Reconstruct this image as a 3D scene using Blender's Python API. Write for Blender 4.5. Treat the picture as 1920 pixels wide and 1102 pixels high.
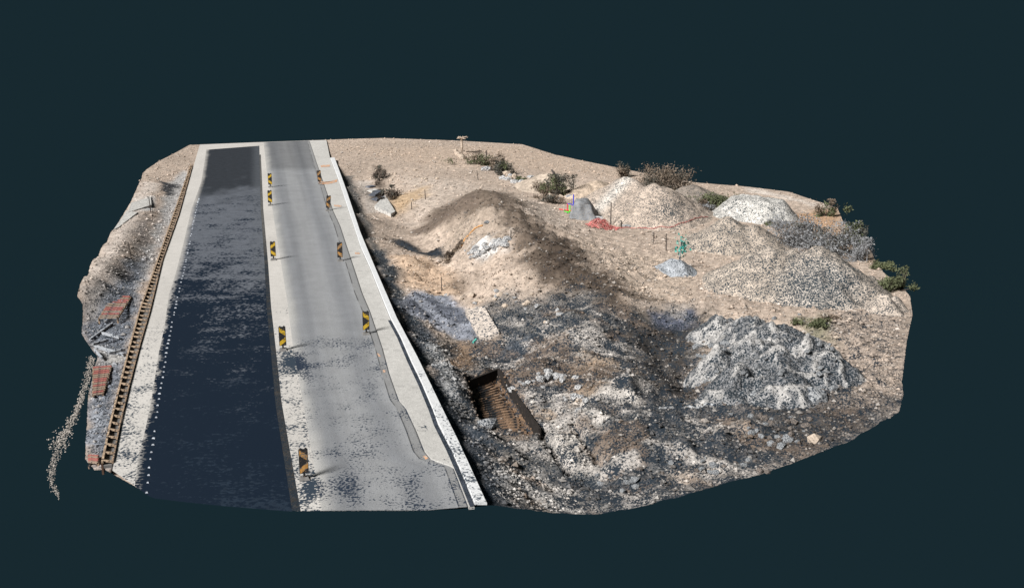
import bpy, math, random
import numpy as np
from mathutils import Vector, Matrix

random.seed(7); RNG = np.random.default_rng(7)
for o in list(bpy.data.objects): bpy.data.objects.remove(o)
SC = bpy.context.scene; C = SC.collection

# ------------------------------------------------------------------ camera
H = 15.0; F = 2056.0; CX, CY = 960.0, 551.0
PITCH = math.atan(591.0 / F)
cam = bpy.data.cameras.new('camera'); camo = bpy.data.objects.new('camera', cam); C.objects.link(camo)
camo.location = (0, 0, H); camo.rotation_euler = (math.pi/2 - PITCH, 0, 0)
cam.sensor_width = 36; cam.lens = 36 * F / 1920; cam.clip_start = 0.5; cam.clip_end = 2000
SC.camera = camo
# ------------------------------------------------------------------ world: an even dark blue-green void
EXPO = 0.55
w = bpy.data.worlds.new('World'); SC.world = w; w.use_nodes = True
bg = w.node_tree.nodes['Background']
k = 2 ** EXPO
bg.inputs[0].default_value = (0.0091/k, 0.0222/k, 0.0290/k, 1); bg.inputs[1].default_value = 1.0
# ------------------------------------------------------------------ sun, behind the camera's left shoulder
sun = bpy.data.lights.new('sun', 'SUN'); suno = bpy.data.objects.new('sun', sun); C.objects.link(suno)
sun.energy = 4.6; sun.angle = math.radians(18); sun.color = (1.0, 0.975, 0.94)
SUN_EL = math.radians(40)
hd = Vector((1.2, 1.1, 0)).normalized() * math.cos(SUN_EL)
suno.rotation_euler = Vector((hd.x, hd.y, -math.sin(SUN_EL))).to_track_quat('-Z', 'Y').to_euler()
suno.location = (-30, 0, 40)
# ------------------------------------------------------------------ exposure
SC.view_settings.view_transform = 'Standard'; SC.view_settings.look = 'None'
SC.view_settings.exposure = EXPO; SC.view_settings.gamma = 1
SC.render.engine = 'CYCLES'; SC.cycles.max_bounces = 5; SC.cycles.diffuse_bounces = 3
SC.render.resolution_x = 1024; SC.render.resolution_y = 587

# ------------------------------------------------------------------ photograph pixel -> direction -> point at a height
SP, CP = math.sin(PITCH), math.cos(PITCH)
def P(px, py, z=0.0):
    u = np.asarray(px, float) - CX; v = np.asarray(py, float) - CY
    fw = F*CP - v*SP; dn = F*SP + v*CP
    t = (H - np.asarray(z, float)) / dn
    return np.stack(np.broadcast_arrays(u*t, fw*t, np.asarray(z, float) + 0*t), -1)

# ------------------------------------------------------------------ noise
_tab = RNG.random((256, 256))
def vn(x, y, seed=0):
    x = np.asarray(x, float) + seed*17.31; y = np.asarray(y, float) + seed*9.77
    i = np.floor(x).astype(int); j = np.floor(y).astype(int); fx = x - i; fy = y - j
    fx = fx*fx*(3-2*fx); fy = fy*fy*(3-2*fy)
    g = lambda a, b: _tab[a & 255, b & 255]
    return (g(i,j)*(1-fx)+g(i+1,j)*fx)*(1-fy) + (g(i,j+1)*(1-fx)+g(i+1,j+1)*fx)*fy
def fbm(x, y, o=4, seed=0):
    s = 0; a = .5; t = 0
    for q in range(o):
        s = s + a*vn(x*2**q, y*2**q, seed+q*3); t += a; a *= .5
    return s/t
def ridged(x, y, o=4, seed=0):
    s = 0; a = .5; t = 0
    for q in range(o):
        s = s + a*(1-np.abs(2*vn(x*2**q, y*2**q, seed+q*3)-1)); t += a; a *= .5
    return s/t
def sstep(a, b, x):
    t = np.clip((x-a)/(b-a), 0, 1); return t*t*(3-2*t)

# ------------------------------------------------------------------ helpers
def tag(o, label=None, cat=None, group=None, kind=None):
    if label: o['label'] = label
    if cat: o['category'] = cat
    if group: o['group'] = group
    if kind: o['kind'] = kind
    return o
def empty(name, loc, rz=0):
    o = bpy.data.objects.new(name, None); C.objects.link(o)
    o.location = loc; o.rotation_euler = (0, 0, rz); o.empty_display_size = .2
    return o
def meshobj(name, verts, faces, mat, parent=None, smooth=False, loc=None):
    me = bpy.data.meshes.new(name)
    me.from_pydata([tuple(map(float, v)) for v in verts] if not isinstance(verts, np.ndarray) else verts.tolist(), [], faces if not isinstance(faces, np.ndarray) else faces.tolist())
    me.materials.append(mat)
    if smooth: me.polygons.foreach_set('use_smooth', np.ones(len(me.polygons), bool))
    o = bpy.data.objects.new(name, me); C.objects.link(o)
    if parent: o.parent = parent
    if loc is not None: o.location = loc
    return o
def linkcopy(o, parent=None, name=None):
    c = o.copy(); C.objects.link(c); c.parent = parent
    return c
class MB:
    def __init__(s): s.v = []; s.f = []
    def add(s, vs, fs):
        b = len(s.v); s.v += [tuple(v) for v in vs]; s.f += [tuple(b+i for i in f) for f in fs]; return s
    def box(s, c, d, rot=None):
        x, y, z = d[0]/2, d[1]/2, d[2]/2
        vs = [Vector(p) for p in ((-x,-y,-z),(x,-y,-z),(x,y,-z),(-x,y,-z),(-x,-y,z),(x,-y,z),(x,y,z),(-x,y,z))]
        if rot is not None: vs = [rot @ v for v in vs]
        c = Vector(c)
        return s.add([v+c for v in vs], [(3,2,1,0),(4,5,6,7),(0,1,5,4),(1,2,6,5),(2,3,7,6),(3,0,4,7)])
    def tube(s, pts, r, n=6):
        pts = [Vector(p) for p in pts]; rs = r if isinstance(r, (list, tuple)) else [r]*len(pts)
        b = len(s.v)
        for i, p in enumerate(pts):
            d = (pts[min(i+1, len(pts)-1)] - pts[max(i-1, 0)]).normalized()
            a = d.cross(Vector((0,0,1)));
            if a.length < 1e-3: a = Vector((1,0,0))
            a.normalize(); e = d.cross(a)
            for k in range(n):
                t = 2*math.pi*k/n; s.v.append(tuple(p + (a*math.cos(t)+e*math.sin(t))*rs[i]))
        for i in range(len(pts)-1):
            for k in range(n):
                k2 = (k+1) % n
                s.f.append((b+i*n+k, b+i*n+k2, b+(i+1)*n+k2, b+(i+1)*n+k))
        s.f.append(tuple(b+k for k in range(n))[::-1]); s.f.append(tuple(b+(len(pts)-1)*n+k for k in range(n)))
        return s
    def bar(s, a, b, wd, ht):
        a = Vector(a); b = Vector(b); d = b-a
        rot = d.to_track_quat('X', 'Z').to_matrix()
        return s.box((a+b)/2, (d.length, wd, ht), rot)
    def build(s, name, mat, parent=None, smooth=False): return meshobj(name, s.v, s.f, mat, parent, smooth)

# ------------------------------------------------------------------ materials
def mat(name, col, rough=.8, var=.25, scale=6., bump=.0, bscale=20., metal=0., spec=.3, fleck=None, fleck_scale=14., fleck_amt=.0, coat=0.):
    m = bpy.data.materials.new(name); m.use_nodes = True
    n = m.node_tree.nodes; L = m.node_tree.links; b = n['Principled BSDF']
    b.inputs['Roughness'].default_value = rough; b.inputs['Metallic'].default_value = metal
    b.inputs['Specular IOR Level'].default_value = spec
    tc = n.new('ShaderNodeTexCoord')
    no = n.new('ShaderNodeTexNoise'); no.inputs['Scale'].default_value = scale; no.inputs['Detail'].default_value = 5
    L.new(tc.outputs['Object'], no.inputs['Vector'])
    mr = n.new('ShaderNodeMapRange'); mr.inputs[1].default_value = .3; mr.inputs[2].default_value = .7
    mr.inputs[3].default_value = 1-var; mr.inputs[4].default_value = 1+var
    L.new(no.outputs[0], mr.inputs[0])
    mx = n.new('ShaderNodeMix'); mx.data_type = 'RGBA'; mx.blend_type = 'MULTIPLY'; mx.inputs[0].default_value = 1
    mx.inputs[6].default_value = (*col, 1); L.new(mr.outputs[0], mx.inputs[7])
    out = mx.outputs[2]
    if fleck is not None:
        n2 = n.new('ShaderNodeTexNoise'); n2.inputs['Scale'].default_value = fleck_scale; n2.inputs['Detail'].default_value = 3
        L.new(tc.outputs['Object'], n2.inputs['Vector'])
        r2 = n.new('ShaderNodeMapRange'); r2.inputs[1].default_value = fleck_amt-.03; r2.inputs[2].default_value = fleck_amt+.03
        r2.inputs[3].default_value = 1; r2.inputs[4].default_value = 0; L.new(n2.outputs[0], r2.inputs[0])
        m2 = n.new('ShaderNodeMix'); m2.data_type = 'RGBA'; m2.inputs[7].default_value = (*fleck, 1)
        L.new(r2.outputs[0], m2.inputs[0]); L.new(out, m2.inputs[6]); out = m2.outputs[2]
    L.new(out, b.inputs['Base Color'])
    if bump:
        bn = n.new('ShaderNodeTexNoise'); bn.inputs['Scale'].default_value = bscale; bn.inputs['Detail'].default_value = 5
        L.new(tc.outputs['Object'], bn.inputs['Vector'])
        bp = n.new('ShaderNodeBump'); bp.inputs['Strength'].default_value = bump; bp.inputs['Distance'].default_value = .06
        L.new(bn.outputs[0], bp.inputs['Height']); L.new(bp.outputs[0], b.inputs['Normal'])
    return m

def surfmat(name, fleck, fscale=15., stretch=(1,1,1), bump=.7, bdist=.06, rough=.9, var=.42, vscale=3.2, bigs=2.0, bw=.42, rotz=0., spec=.2):
    """ground-like surface: attribute Col = material zones, attribute speck = how thickly dark grains and gaps cover it"""
    m = bpy.data.materials.new(name); m.use_nodes = True
    n = m.node_tree.nodes; L = m.node_tree.links; b = n['Principled BSDF']
    b.inputs['Roughness'].default_value = rough; b.inputs['Specular IOR Level'].default_value = spec
    ac = n.new('ShaderNodeAttribute'); ac.attribute_name = 'Col'
    asp = n.new('ShaderNodeAttribute'); asp.attribute_name = 'speck'
    ge = n.new('ShaderNodeNewGeometry')
    mp = n.new('ShaderNodeMapping'); mp.inputs['Scale'].default_value = stretch; mp.inputs['Rotation'].default_value = (0,0,rotz)
    L.new(ge.outputs['Position'], mp.inputs['Vector'])
    def noise(sc, det, vec, rg=.55):
        q = n.new('ShaderNodeTexNoise'); q.inputs['Scale'].default_value = sc; q.inputs['Detail'].default_value = det
        q.inputs['Roughness'].default_value = rg
        L.new(vec, q.inputs['Vector']); return q.outputs[0]
    def mrange(x, a, bb, c, d):
        q = n.new('ShaderNodeMapRange'); L.new(x, q.inputs[0])
        for i, vv in enumerate((a, bb, c, d)): q.inputs[i+1].default_value = vv
        return q.outputs[0]
    def math_(op, a, bb):
        q = n.new('ShaderNodeMath'); q.operation = op
        for i, vv in enumerate((a, bb)):
            if isinstance(vv, (int, float)): q.inputs[i].default_value = vv
            else: L.new(vv, q.inputs[i])
        return q.outputs[0]
    v1 = mrange(noise(vscale, 8, mp.outputs[0], .65), .3, .7, 1-var, 1+var)
    v2 = mrange(noise(28, 2, ge.outputs['Position']), .3, .7, .78, 1.22)
    mul = math_('MULTIPLY', v1, v2)
    mx = n.new('ShaderNodeMix'); mx.data_type = 'RGBA'; mx.blend_type = 'MULTIPLY'; mx.inputs[0].default_value = 1
    L.new(ac.outputs['Color'], mx.inputs[6]); L.new(mul, mx.inputs[7])
    nf = noise(fscale, 2.5, mp.outputs[0], .6); nb = noise(bigs, 5, mp.outputs[0], .6)
    comb = math_('ADD', math_('MULTIPLY', nf, 1-bw), math_('MULTIPLY', nb, bw))
    th = math_('ADD', math_('MULTIPLY', asp.outputs['Fac'], .46), .27)
    d = math_('SUBTRACT', th, comb)
    fac = mrange(d, -.02, .03, 0, 1)
    m2 = n.new('ShaderNodeMix'); m2.data_type = 'RGBA'; m2.inputs[7].default_value = (*fleck, 1)
    L.new(fac, m2.inputs[0]); L.new(mx.outputs[2], m2.inputs[6]); L.new(m2.outputs[2], b.inputs['Base Color'])
    if bump:
        hh = math_('ADD', noise(6, 6, ge.outputs['Position'], .6), math_('MULTIPLY', nf, .5))
        bp = n.new('ShaderNodeBump'); bp.inputs['Strength'].default_value = bump; bp.inputs['Distance'].default_value = bdist
        L.new(hh, bp.inputs['Height']); L.new(bp.outputs[0], b.inputs['Normal'])
    return m
def setattrs(o, col, speck):
    me = o.data
    a = me.color_attributes.new('Col', 'FLOAT_COLOR', 'POINT')
    c4 = np.concatenate([np.clip(col, 0, 1), np.ones((len(col), 1))], 1).astype(np.float32)
    a.data.foreach_set('color', c4.ravel())
    s = me.attributes.new('speck', 'FLOAT', 'POINT'); s.data.foreach_set('value', np.clip(speck, 0, 1).astype(np.float32))

DARK = (.018, .026, .036)
M_ground = surfmat('soil', DARK)
M_pile = surfmat('gravel', (.03, .042, .052), fscale=14., bump=.8, bigs=1.6, bw=.15)
M_rubble = surfmat('rubble', (.022, .032, .042), fscale=14., bump=1.0, bdist=.1, bw=.2)
M_asph = surfmat('fresh_asphalt', (.0032, .0105, .0235), fscale=9., stretch=(.6, .8, 1), bump=.25, bdist=.02, rough=.85, bigs=1.3, var=.2, bw=.45)
M_lane = surfmat('worn_lane', (.02, .031, .052), fscale=11., bump=.15, bdist=.02, rough=.85, var=.08, bigs=.7, vscale=1.2)
M_conc = surfmat('pale_concrete', (.03, .045, .065), fscale=9., bump=.2, bdist=.02, var=.10, bigs=.8)
M_wall = surfmat('white_wall', (.05, .065, .085), fscale=10., bump=.25, bdist=.02, var=.08, bigs=.7)

# ------------------------------------------------------------------ the road's edge lines, read off the photograph (road level z = 0)
def line(pts):
    a = np.array(pts, float); return lambda y: np.interp(y, a[:,1], a[:,0])
rail_out = line([(358,310),(327,400),(296,489),(262,584),(242,657),(221,741),(207,797),(192,869),(176,940)])
rail_in  = line([(375,270),(362,314),(337,403),(306,489),(283,584),(263,652),(243,729),(227,797),(213,870),(196,950)])
asph_l   = line([(387,278),(384,300),(377,342),(359,392),(344,456),(329,514),(317,551),(308,614),(297,665),(283,754),(272,807),(260,852),(250,930)])
stud_l   = line([(386,298),(372,377),(362,423),(347,500),(334,553),(325,597),(316,640),(306,703),(299,741),(296,761),(292,789),(288,825),(282,858),(276,921)])
median   = line([(486,265),(486.6,291),(489,392),(496,494),(500,576),(507,652),(516,754),(527,827),(545,941),(548,960)])
lane_l   = line([(494,265),(500,320),(515,420),(528,500),(538,560),(548,640),(562,720),(576,800),(590,880),(604,960)])
gutter   = line([(578.5,263),(592.5,306),(605,342),(623,395),(636,423),(651,469),(666,514),(677,548),(691,581),(704,619),(715,652),(727,698),(745,749),(758,764),(778,807),(793,845),(806,860),(846,873),(872,941),(876,952)])
walk_in  = line([(612,263),(619,297),(636,342),(656,403),(676,464),(694,504),(714.5,556),(732,599),(750,632),(770,678),(790.7,721),(811,769),(821,797),(844,842),(867,893),(890,949),(893,956)])
wall_out = line([(617,263),(628,298.5),(651,362),(676,438),(709,517),(745,601),(786,678),(829,767),(860,830),(913,947),(917,956)])
bot_y = lambda x: np.interp(x, [160,192,285,350,420,545,700,800,905,930], [846,868,932,940,947,957,956,956,947,949])
top_y = lambda x: np.interp(x, [355,480,580,720], [272,267,263.5,259.5])
def strip(name, left, right, z, m, y0=None, y1=None, nr=420, nc=14, thick=0.0, colf=None):
    """a sheet between two edge lines; rows even along the road"""
    us = np.linspace(0, 1, nc); V = []
    for u in us:
        yt = np.full(1, 268.0); yb = np.full(1, 950.0)
        for _ in range(8):
            xt = left(yt)*(1-u)+right(yt)*u; xb = left(yb)*(1-u)+right(yb)*u
            yt = top_y(xt) if y0 is None else (y0(xt) if callable(y0) else np.full(1, float(y0)))
            yb = bot_y(xb) if y1 is None else (y1(xb) if callable(y1) else np.full(1, float(y1)))
        inv = np.linspace(1/(yt[0]+40), 1/(yb[0]+40), nr); ys = 1/inv - 40
        V.append(P(left(ys)*(1-u)+right(ys)*u, ys, z))
    V = np.stack(V, 1); v = V.reshape(-1, 3)
    I = np.arange(nr*nc).reshape(nr, nc)
    f = np.stack([I[:-1,:-1], I[1:,:-1], I[1:,1:], I[:-1,1:]], -1).reshape(-1, 4)
    nv = len(v)
    if thick:
        v2 = v.copy(); v2[:,2] -= thick; v = np.concatenate([v, v2])
        ring = list(I[0,:]) + list(I[1:,-1]) + list(I[-1,-2::-1]) + list(I[-2:0:-1,0])
        sk = np.array([(ring[i], ring[(i+1) % len(ring)], ring[(i+1) % len(ring)]+nv, ring[i]+nv) for i in range(len(ring))])
        f = np.concatenate([f, sk, f[:, ::-1]+nv])
    o = meshobj(name, v, f, m); tag(o, kind='structure')
    U = np.tile(us, nr); 
    if thick: U = np.concatenate([U, U])
    col, sp = colf(v, U)
    setattrs(o, col, sp)
    return o
def pix(v):
    """where a point of the place stands in the photograph's coordinates (used to read zones off the photograph)"""
    dz = v[:,2]-H; d = v[:,1]*CP - dz*SP
    return CX + F*v[:,0]/d, CY - F*(v[:,1]*SP + dz*CP)/d

# ------------------------------------------------------------------ terrain: heights measured at control points
HULL = [(355,272,0),(300,302,0),(268,325,0),(266,336,0),(245,380,.2),(215,430,.35),(145,553,.25),(155,572,-.2),(153,625,-.8),(183,668,-1),(166,740,-1.2),(160,862,-1.2),(178,881,-1.0),(195,869,-.5),
        (285,931,-.35),(420,946,-.35),(545,956,-.35),(800,955,-.35),(905,947,-.12),(930,949,-.3),(960,953,-.8),(1050,963,-2.0),(1100,966,-2.3),(1135,963,-2.2),(1190,950,-1.8),(1260,936,-1.5),(1370,905,-.9),(1450,880,-.6),(1540,850,-.3),(1600,822,-.1),(1685,773,0),(1694,740,0),(1691,715,0),(1700,640,0),(1711,590,0),(1706,555,0),(1688,535,0),(1655,510,0),(1640,485,0),(1625,455,0),(1582,418,0),(1570,390,.1),(1480,360,.1),(1400,350,.1),(1300,342,.1),(1200,323,0),(1090,301,0),(1040,290,0),(980,271,0),(860,264,0),(720,259,0),(650,261,0),(580,264,-.1),(480,267,-.1)]
CTRL = [(650,290,-.02),(640,275,-.02),(700,285,-.1),(668,318,-.25),(690,320,-.3),(715,315,0),(705,350,-.9),(722,330,-.2),(690,345,-.9),(712,370,-1.6),(735,392,-1.7),(680,372,-.6),(700,410,-1.0),(735,425,-1.5),(752,362,-.5),(770,380,-.6),(790,345,0),(760,320,0),(800,310,0),
 (765,430,-2.0),(780,445,-2.1),(800,462,-2.3),(835,474,-2.2),(820,440,-1.0),(840,400,-.1),(800,400,-.6),(780,415,-1.6),(870,345,.1),
 (720,450,-1.0),(740,455,-1.1),(762,470,-1.3),(745,500,-.9),(775,487,-.8),(800,497,-.9),(790,515,-1.2),(815,512,-1.5),(840,492,-1.6),
 (862,373,1.2),(885,359,1.7),(925,362,1.8),(955,385,1.8),(905,400,1.9),(870,410,1.2),(835,420,.0),(960,425,1.7),(1000,440,1.5),(1050,475,1.2),(1100,515,.9),(1150,555,.4),(1000,400,.9),(1040,430,.8),
 (930,345,.1),(990,375,.2),(1050,408,.15),(1090,440,.1),(1150,470,.05),(1220,500,0),(1200,545,0),(1290,545,0),(1000,330,.1),(1060,390,.1),(900,305,.15),(960,330,.2),
 (880,465,.4),(925,470,.8),(860,490,-.7),(830,530,-1.3),(870,530,-.8),(920,520,.2),(980,500,.9),(1000,560,.0),(930,570,-.6),(950,545,0),(890,560,-1.0),(950,600,-.9),(1050,605,-.3),(1150,600,-.1),
 (760,545,-1.0),(800,552,-1.0),(850,560,-1.1),(885,590,-1.5),(870,622,-2.2),(830,625,-2.1),(905,600,-1.35),(930,625,-1.6),(790,600,-1.2),(800,640,-1.5),(760,585,-1.0),
 (910,655,-2.7),(950,655,-2.5),(880,665,-2.3),(980,640,-1.7),(1010,660,-1.6),(1050,640,-1.0),(1085,633,-.6),(1110,650,-.8),(1050,690,-1.4),(1000,715,-1.6),(960,700,-2.0),(1020,745,-1.9),(1080,760,-1.6),(1150,725,-.8),(1100,720,-1.2),(1180,680,-1.0),(1200,635,-.7),(1160,640,-.7),
 (1225,590,-.2),(1270,585,-.2),(1250,625,-1.2),(1280,640,-1.3),(1250,680,-1.4),(1285,700,-1.4),(1300,745,-1.2),(1220,760,-1.0),(1290,610,-.8),
 (1330,580,0),(1400,570,0),(1500,580,0),(1450,660,0),(1560,640,0),(1620,600,0),(1650,650,0),(1640,720,0),(1600,760,-.1),(1500,790,-.35),(1400,760,-.5),(1330,730,-.7),(1350,810,-.9),(1420,830,-.7),(1300,860,-1.2),(1200,830,-1.2),(1250,900,-1.5),(1150,800,-1.3),(1180,890,-1.7),(1120,890,-2.4),(1080,920,-2.3),(1130,830,-1.8),
 (785,660,-1.0),(810,690,-1.0),(840,690,-1.6),(820,730,-.9),(850,735,-1.1),(860,770,-1.0),(880,790,-1.3),(850,800,-.8),(900,830,-1.1),(900,870,-.7),(940,840,-1.7),(1000,890,-2.2),(960,900,-1.4),(1040,905,-2.4),(990,930,-1.6),(870,745,-1.6),
 (1100,330,.1),(1200,360,.1),(1300,380,.05),(1400,420,0),(1500,440,0),(1560,420,0),(1600,470,0),(1640,540,0),(1250,470,0),(1320,500,0),
 (205,540,-.5),(250,530,-.9),(175,590,-.8),(215,590,-1.0),(235,600,-1.2),(180,640,-1.0),(215,650,-1.1),(190,700,-1.1),(210,720,-1.2),(180,790,-1.2),(195,800,-1.2),(170,850,-1.2)]
for y in (310,350,400,450,500,560,620,690,760,830,900,945):
    CTRL += [(float((rail_in(y)+median(y))/2), y, -.35), (float((gutter(y)+median(y))/2), y, -.35), (float(gutter(y)), y, -.4)]
    CTRL += [(float(rail_out(y))-9, y, float(np.interp(y, [320,350,520,600], [-.15,-.3,-.4,-.8])))] if y < 870 else []
    CTRL += [(float(wall_out(y))+10, y, float(np.interp(y, [310,340,860,930], [-.03,-.08,-.08,-.04])))]
def dens(pts, n=4):
    out = []
    for (a, b) in zip(pts[:-1], pts[1:]):
        for q in range(n):
            t = q/n; yi = 1/((1-t)/(a[1]+40)+t/(b[1]+40))-40; w_ = (yi-a[1])/(b[1]-a[1]) if abs(b[1]-a[1]) > 1e-6 else t
            out.append((a[0]+(b[0]-a[0])*w_, yi, a[2]+(b[2]-a[2])*w_))
    return out + [pts[-1]]
CTRL += dens([(292,340,.15),(280,365,.22),(264,398,.3),(246,430,.42),(228,456,.5),(210,485,.5),(190,512,.45),(170,538,.35)])
CTRL += dens([(340,335,-.25),(316,392,-.3),(290,445,-.32),(272,490,-.35),(252,540,-.5),(236,600,-.9),(215,655,-.9),(205,720,-.9),(190,800,-.9)])
CTRL += dens([(300,302,.05),(268,325,.1),(266,336,.1),(245,380,.2),(215,430,.35),(145,553,.25)])
CTRL += [(450,280,-.15),(540,275,-.15),(600,272,-.06)]
shal = lambda z: z if z > -.30 else -.30+(z+.30)*.50
CTRL = [(a, b, shal(c)) for a, b, c in CTRL]; HULL = [(a, b, shal(c)) for a, b, c in HULL]
cp = np.concatenate([P(*np.array(CTRL).T), P(*np.array(HULL, float).T)])
# thin out control points that nearly coincide
keep = []
for i in range(len(cp)):
    if all(np.hypot(*(cp[i,:2]-cp[j,:2])) > .35 for j in keep): keep.append(i)
cp = cp[keep]
KS = .55
D = np.sqrt((cp[:,None,0]-cp[None,:,0])**2 + (cp[:,None,1]-cp[None,:,1])**2 + KS*KS)
n_ = len(cp); A = np.zeros((n_+1, n_+1)); A[:n_,:n_] = D - np.eye(n_)*.12; A[n_,:n_] = 1; A[:n_,n_] = 1
sol = np.linalg.solve(A, np.concatenate([cp[:,2], [0]]))
def Tbase(x, y):
    x = np.asarray(x, float); y = np.asarray(y, float); sh = x.shape; x = x.ravel(); y = y.ravel()
    out = np.zeros(len(x))
    for i in range(0, len(x), 20000):
        d = np.sqrt((x[i:i+20000,None]-cp[None,:,0])**2 + (y[i:i+20000,None]-cp[None,:,1])**2 + KS*KS)
        out[i:i+20000] = d @ sol[:n_] + sol[n_]
    return out.reshape(sh)
def sdist(poly, x, y):
    """signed distance to a polygon, negative inside"""
    poly = np.asarray(poly)[:, :2]; d = np.full(x.shape, 1e9); ins = np.zeros(x.shape, bool)
    for i in range(len(poly)):
        a = poly[i]; b = poly[(i+1) % len(poly)]; e = b-a
        t = np.clip(((x-a[0])*e[0]+(y-a[1])*e[1])/max(e@e, 1e-9), 0, 1)
        d = np.minimum(d, np.hypot(x-a[0]-e[0]*t, y-a[1]-e[1]*t))
        if a[1] != b[1]:
            cr = ((a[1] > y) != (b[1] > y)) & (x < (b[0]-a[0])*(y-a[1])/(b[1]-a[1]) + a[0]); ins ^= cr
    return np.where(ins, -d, d)
hullw = P(*np.array(HULL, float).T)[:, :2]
roadw = np.concatenate([P(rail_in(yy), yy, 0)[:, :2] for yy in [np.linspace(275, 945, 30)]] + [P(wall_out(yy), yy, 0)[:, :2] for yy in [np.linspace(950, 290, 30)]])
PITR = -1.05; PITF = PITR-.62
pit_rim = P([877,934,1012,985,905], [712,690,803,808,800], PITR)[:, :2]
slot_a = P([1003,1016,1075,1062], [812,806,886,892], -1.4)[:, :2]
slot_b = P([1064,1076,1140,1128], [800,797,868,874], -1.25)[:, :2]
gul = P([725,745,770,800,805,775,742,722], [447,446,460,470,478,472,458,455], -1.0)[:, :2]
# hillocks, ledges and hollows of the cutting: photograph pixel, level, half-length, half-width, bearing, height
BUMPS = [(1080,645,-.6,1.5,.9,.5,.75),(1015,690,-.8,1.6,.8,.7,.45),(1165,735,-.6,1.5,.7,.55,.6),(1105,775,-.8,1.2,.6,.5,.35),(1010,735,-.9,1.0,.5,.6,.35),
  (1250,645,-.6,1.1,.8,0,-.65),(1290,720,-.7,.6,1.6,0,-.5),(1130,885,-1.0,1.3,.6,.2,-.4),(1230,850,-.8,2.2,.7,.35,.4),(1360,830,-.6,1.6,.6,.4,.3),(950,655,-1.1,1.4,.5,-.3,-.35),
  (838,690,-.6,.5,.6,0,.4),(858,735,-.7,.4,.5,0,.4),(815,650,-.6,.5,.5,0,.3),(900,815,-.7,.8,.4,-.6,.3),(960,850,-.9,1.0,.35,-.6,.25),(905,690,-.95,.5,.4,0,.3),
  (880,640,-1.0,.9,.35,-.5,-.3),(1060,600,-.2,1.2,.6,.3,.3),(930,560,-.4,1.5,.7,.3,.3),(990,470,.9,1.3,.5,-.6,.35),(905,430,1.0,1.0,.5,-.3,.3),(845,505,-.7,.8,.35,-.2,-.35),(760,490,-.5,1.0,.6,-.4,.3),(800,505,-.6,.8,.5,-.3,.25)]
BW = [(P(a, b, c)[:2], rx, ry, th, h) for a, b, c, rx, ry, th, h in BUMPS]
MND = P(965, 440, 1.4)[:2]
def T(x, y):
    z = Tbase(x, y)
    for c_, rx, ry, th, h in BW:
        ux = (x-c_[0])*math.cos(th)+(y-c_[1])*math.sin(th); uy = -(x-c_[0])*math.sin(th)+(y-c_[1])*math.cos(th)
        z = z + h*np.exp(-np.clip((ux/rx)**2+(uy/ry)**2, 0, 30))
    gm = np.exp(-(((x-MND[0])/6.5)**2+((y-MND[1])/8)**2))
    z = z + gm*((ridged(x*.9, y*.9, 4, 201)-.55)*.75 + (fbm(x*3.2, y*3.2, 3, 205)-.5)*.40)
    rd = sdist(roadw, x, y)
    amp = sstep(.3, 1.6, rd)*(.25+.75*sstep(0, 2.2, -sdist(hullw, x, y)))
    q = (.30 + .70*sstep(68, 50, y))*(1-.6*sstep(-8, -11, x))
    z = z + amp*q*((fbm(x*.9, y*.9, 4, 1)-.5)*.34 + (fbm(x*2.7, y*2.7, 4, 5)-.5)*.20)
    # rougher broken ground in the cutting to the right of the road
    pxr = np.clip((x+2)/8, 0, 1)*np.clip((52-y)/10, 0, 1)
    z = z + amp*pxr*((ridged(x*.8, y*.8, 4, 9)-.55)*.6)
    u_ = x*.78 - y*.62; v_ = x*.62 + y*.78
    nearw = np.clip((45-y)/8, 0, 1)*sstep(6, 1, rd)
    z = z + amp*nearw*(ridged(u_*.35, v_*2.2, 4, 13)-.5)*.28
    # dug pits
    d = sdist(pit_rim, x, y); z = z + (PITF - z)*sstep(.12, -.12, d)
    for s_, dep in ((slot_a, -.55), (slot_b, -.4), (gul, -.75)):
        d = sdist(s_, x, y); z = z + dep*sstep(.15, -.2, d)
    return z
def G(px, py):
    """the ground point seen at a photograph pixel"""
    o = np.array([0, 0, H]); d = P(px, py, 0) - o
    ts = np.linspace(.80, 1.25, 120); pts = o + d[None]*ts[:,None]; below = pts[:,2] < T(pts[:,0], pts[:,1])
    i = int(np.argmax(below)) if below.any() else len(ts)-1
    ts = np.linspace(ts[max(i-1, 0)], ts[i], 30); pts = o + d[None]*ts[:,None]
    below = pts[:,2] < T(pts[:,0], pts[:,1])
    i = int(np.argmax(below)) if below.any() else len(ts)-1
    return Vector((float(pts[i,0]), float(pts[i,1]), float(T(pts[i:i+1,0], pts[i:i+1,1])[0])))
def Tz(x, y): return float(T(np.array([x]), np.array([y]))[0])

step = .125
x0, x1 = hullw[:,0].min()-.3, hullw[:,0].max()+.3; y0, y1 = hullw[:,1].min()-.3, hullw[:,1].max()+.3
gx = np.arange(x0, x1, step); gy = np.arange(y0, y1, step)
X, Y = np.meshgrid(gx, gy); sd = sdist(hullw, X, Y)
ins = sd < 0
near_road = sdist(roadw, X, Y) < -1.0
fc = (ins[:-1,:-1] | ins[1:,:-1] | ins[1:,1:] | ins[:-1,1:]) & ~(near_road[:-1,:-1] & near_road[1:,1:])
idx = np.arange(X.size).reshape(X.shape)
f = np.stack([idx[:-1,:-1], idx[:-1,1:], idx[1:,1:], idx[1:,:-1]], -1)[fc]
used = np.unique(f); remap = np.full(X.size, -1); remap[used] = np.arange(len(used)); f = remap[f]
xv = X.ravel()[used]; yv = Y.ravel()[used]; sv = sd.ravel()[used]
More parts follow.
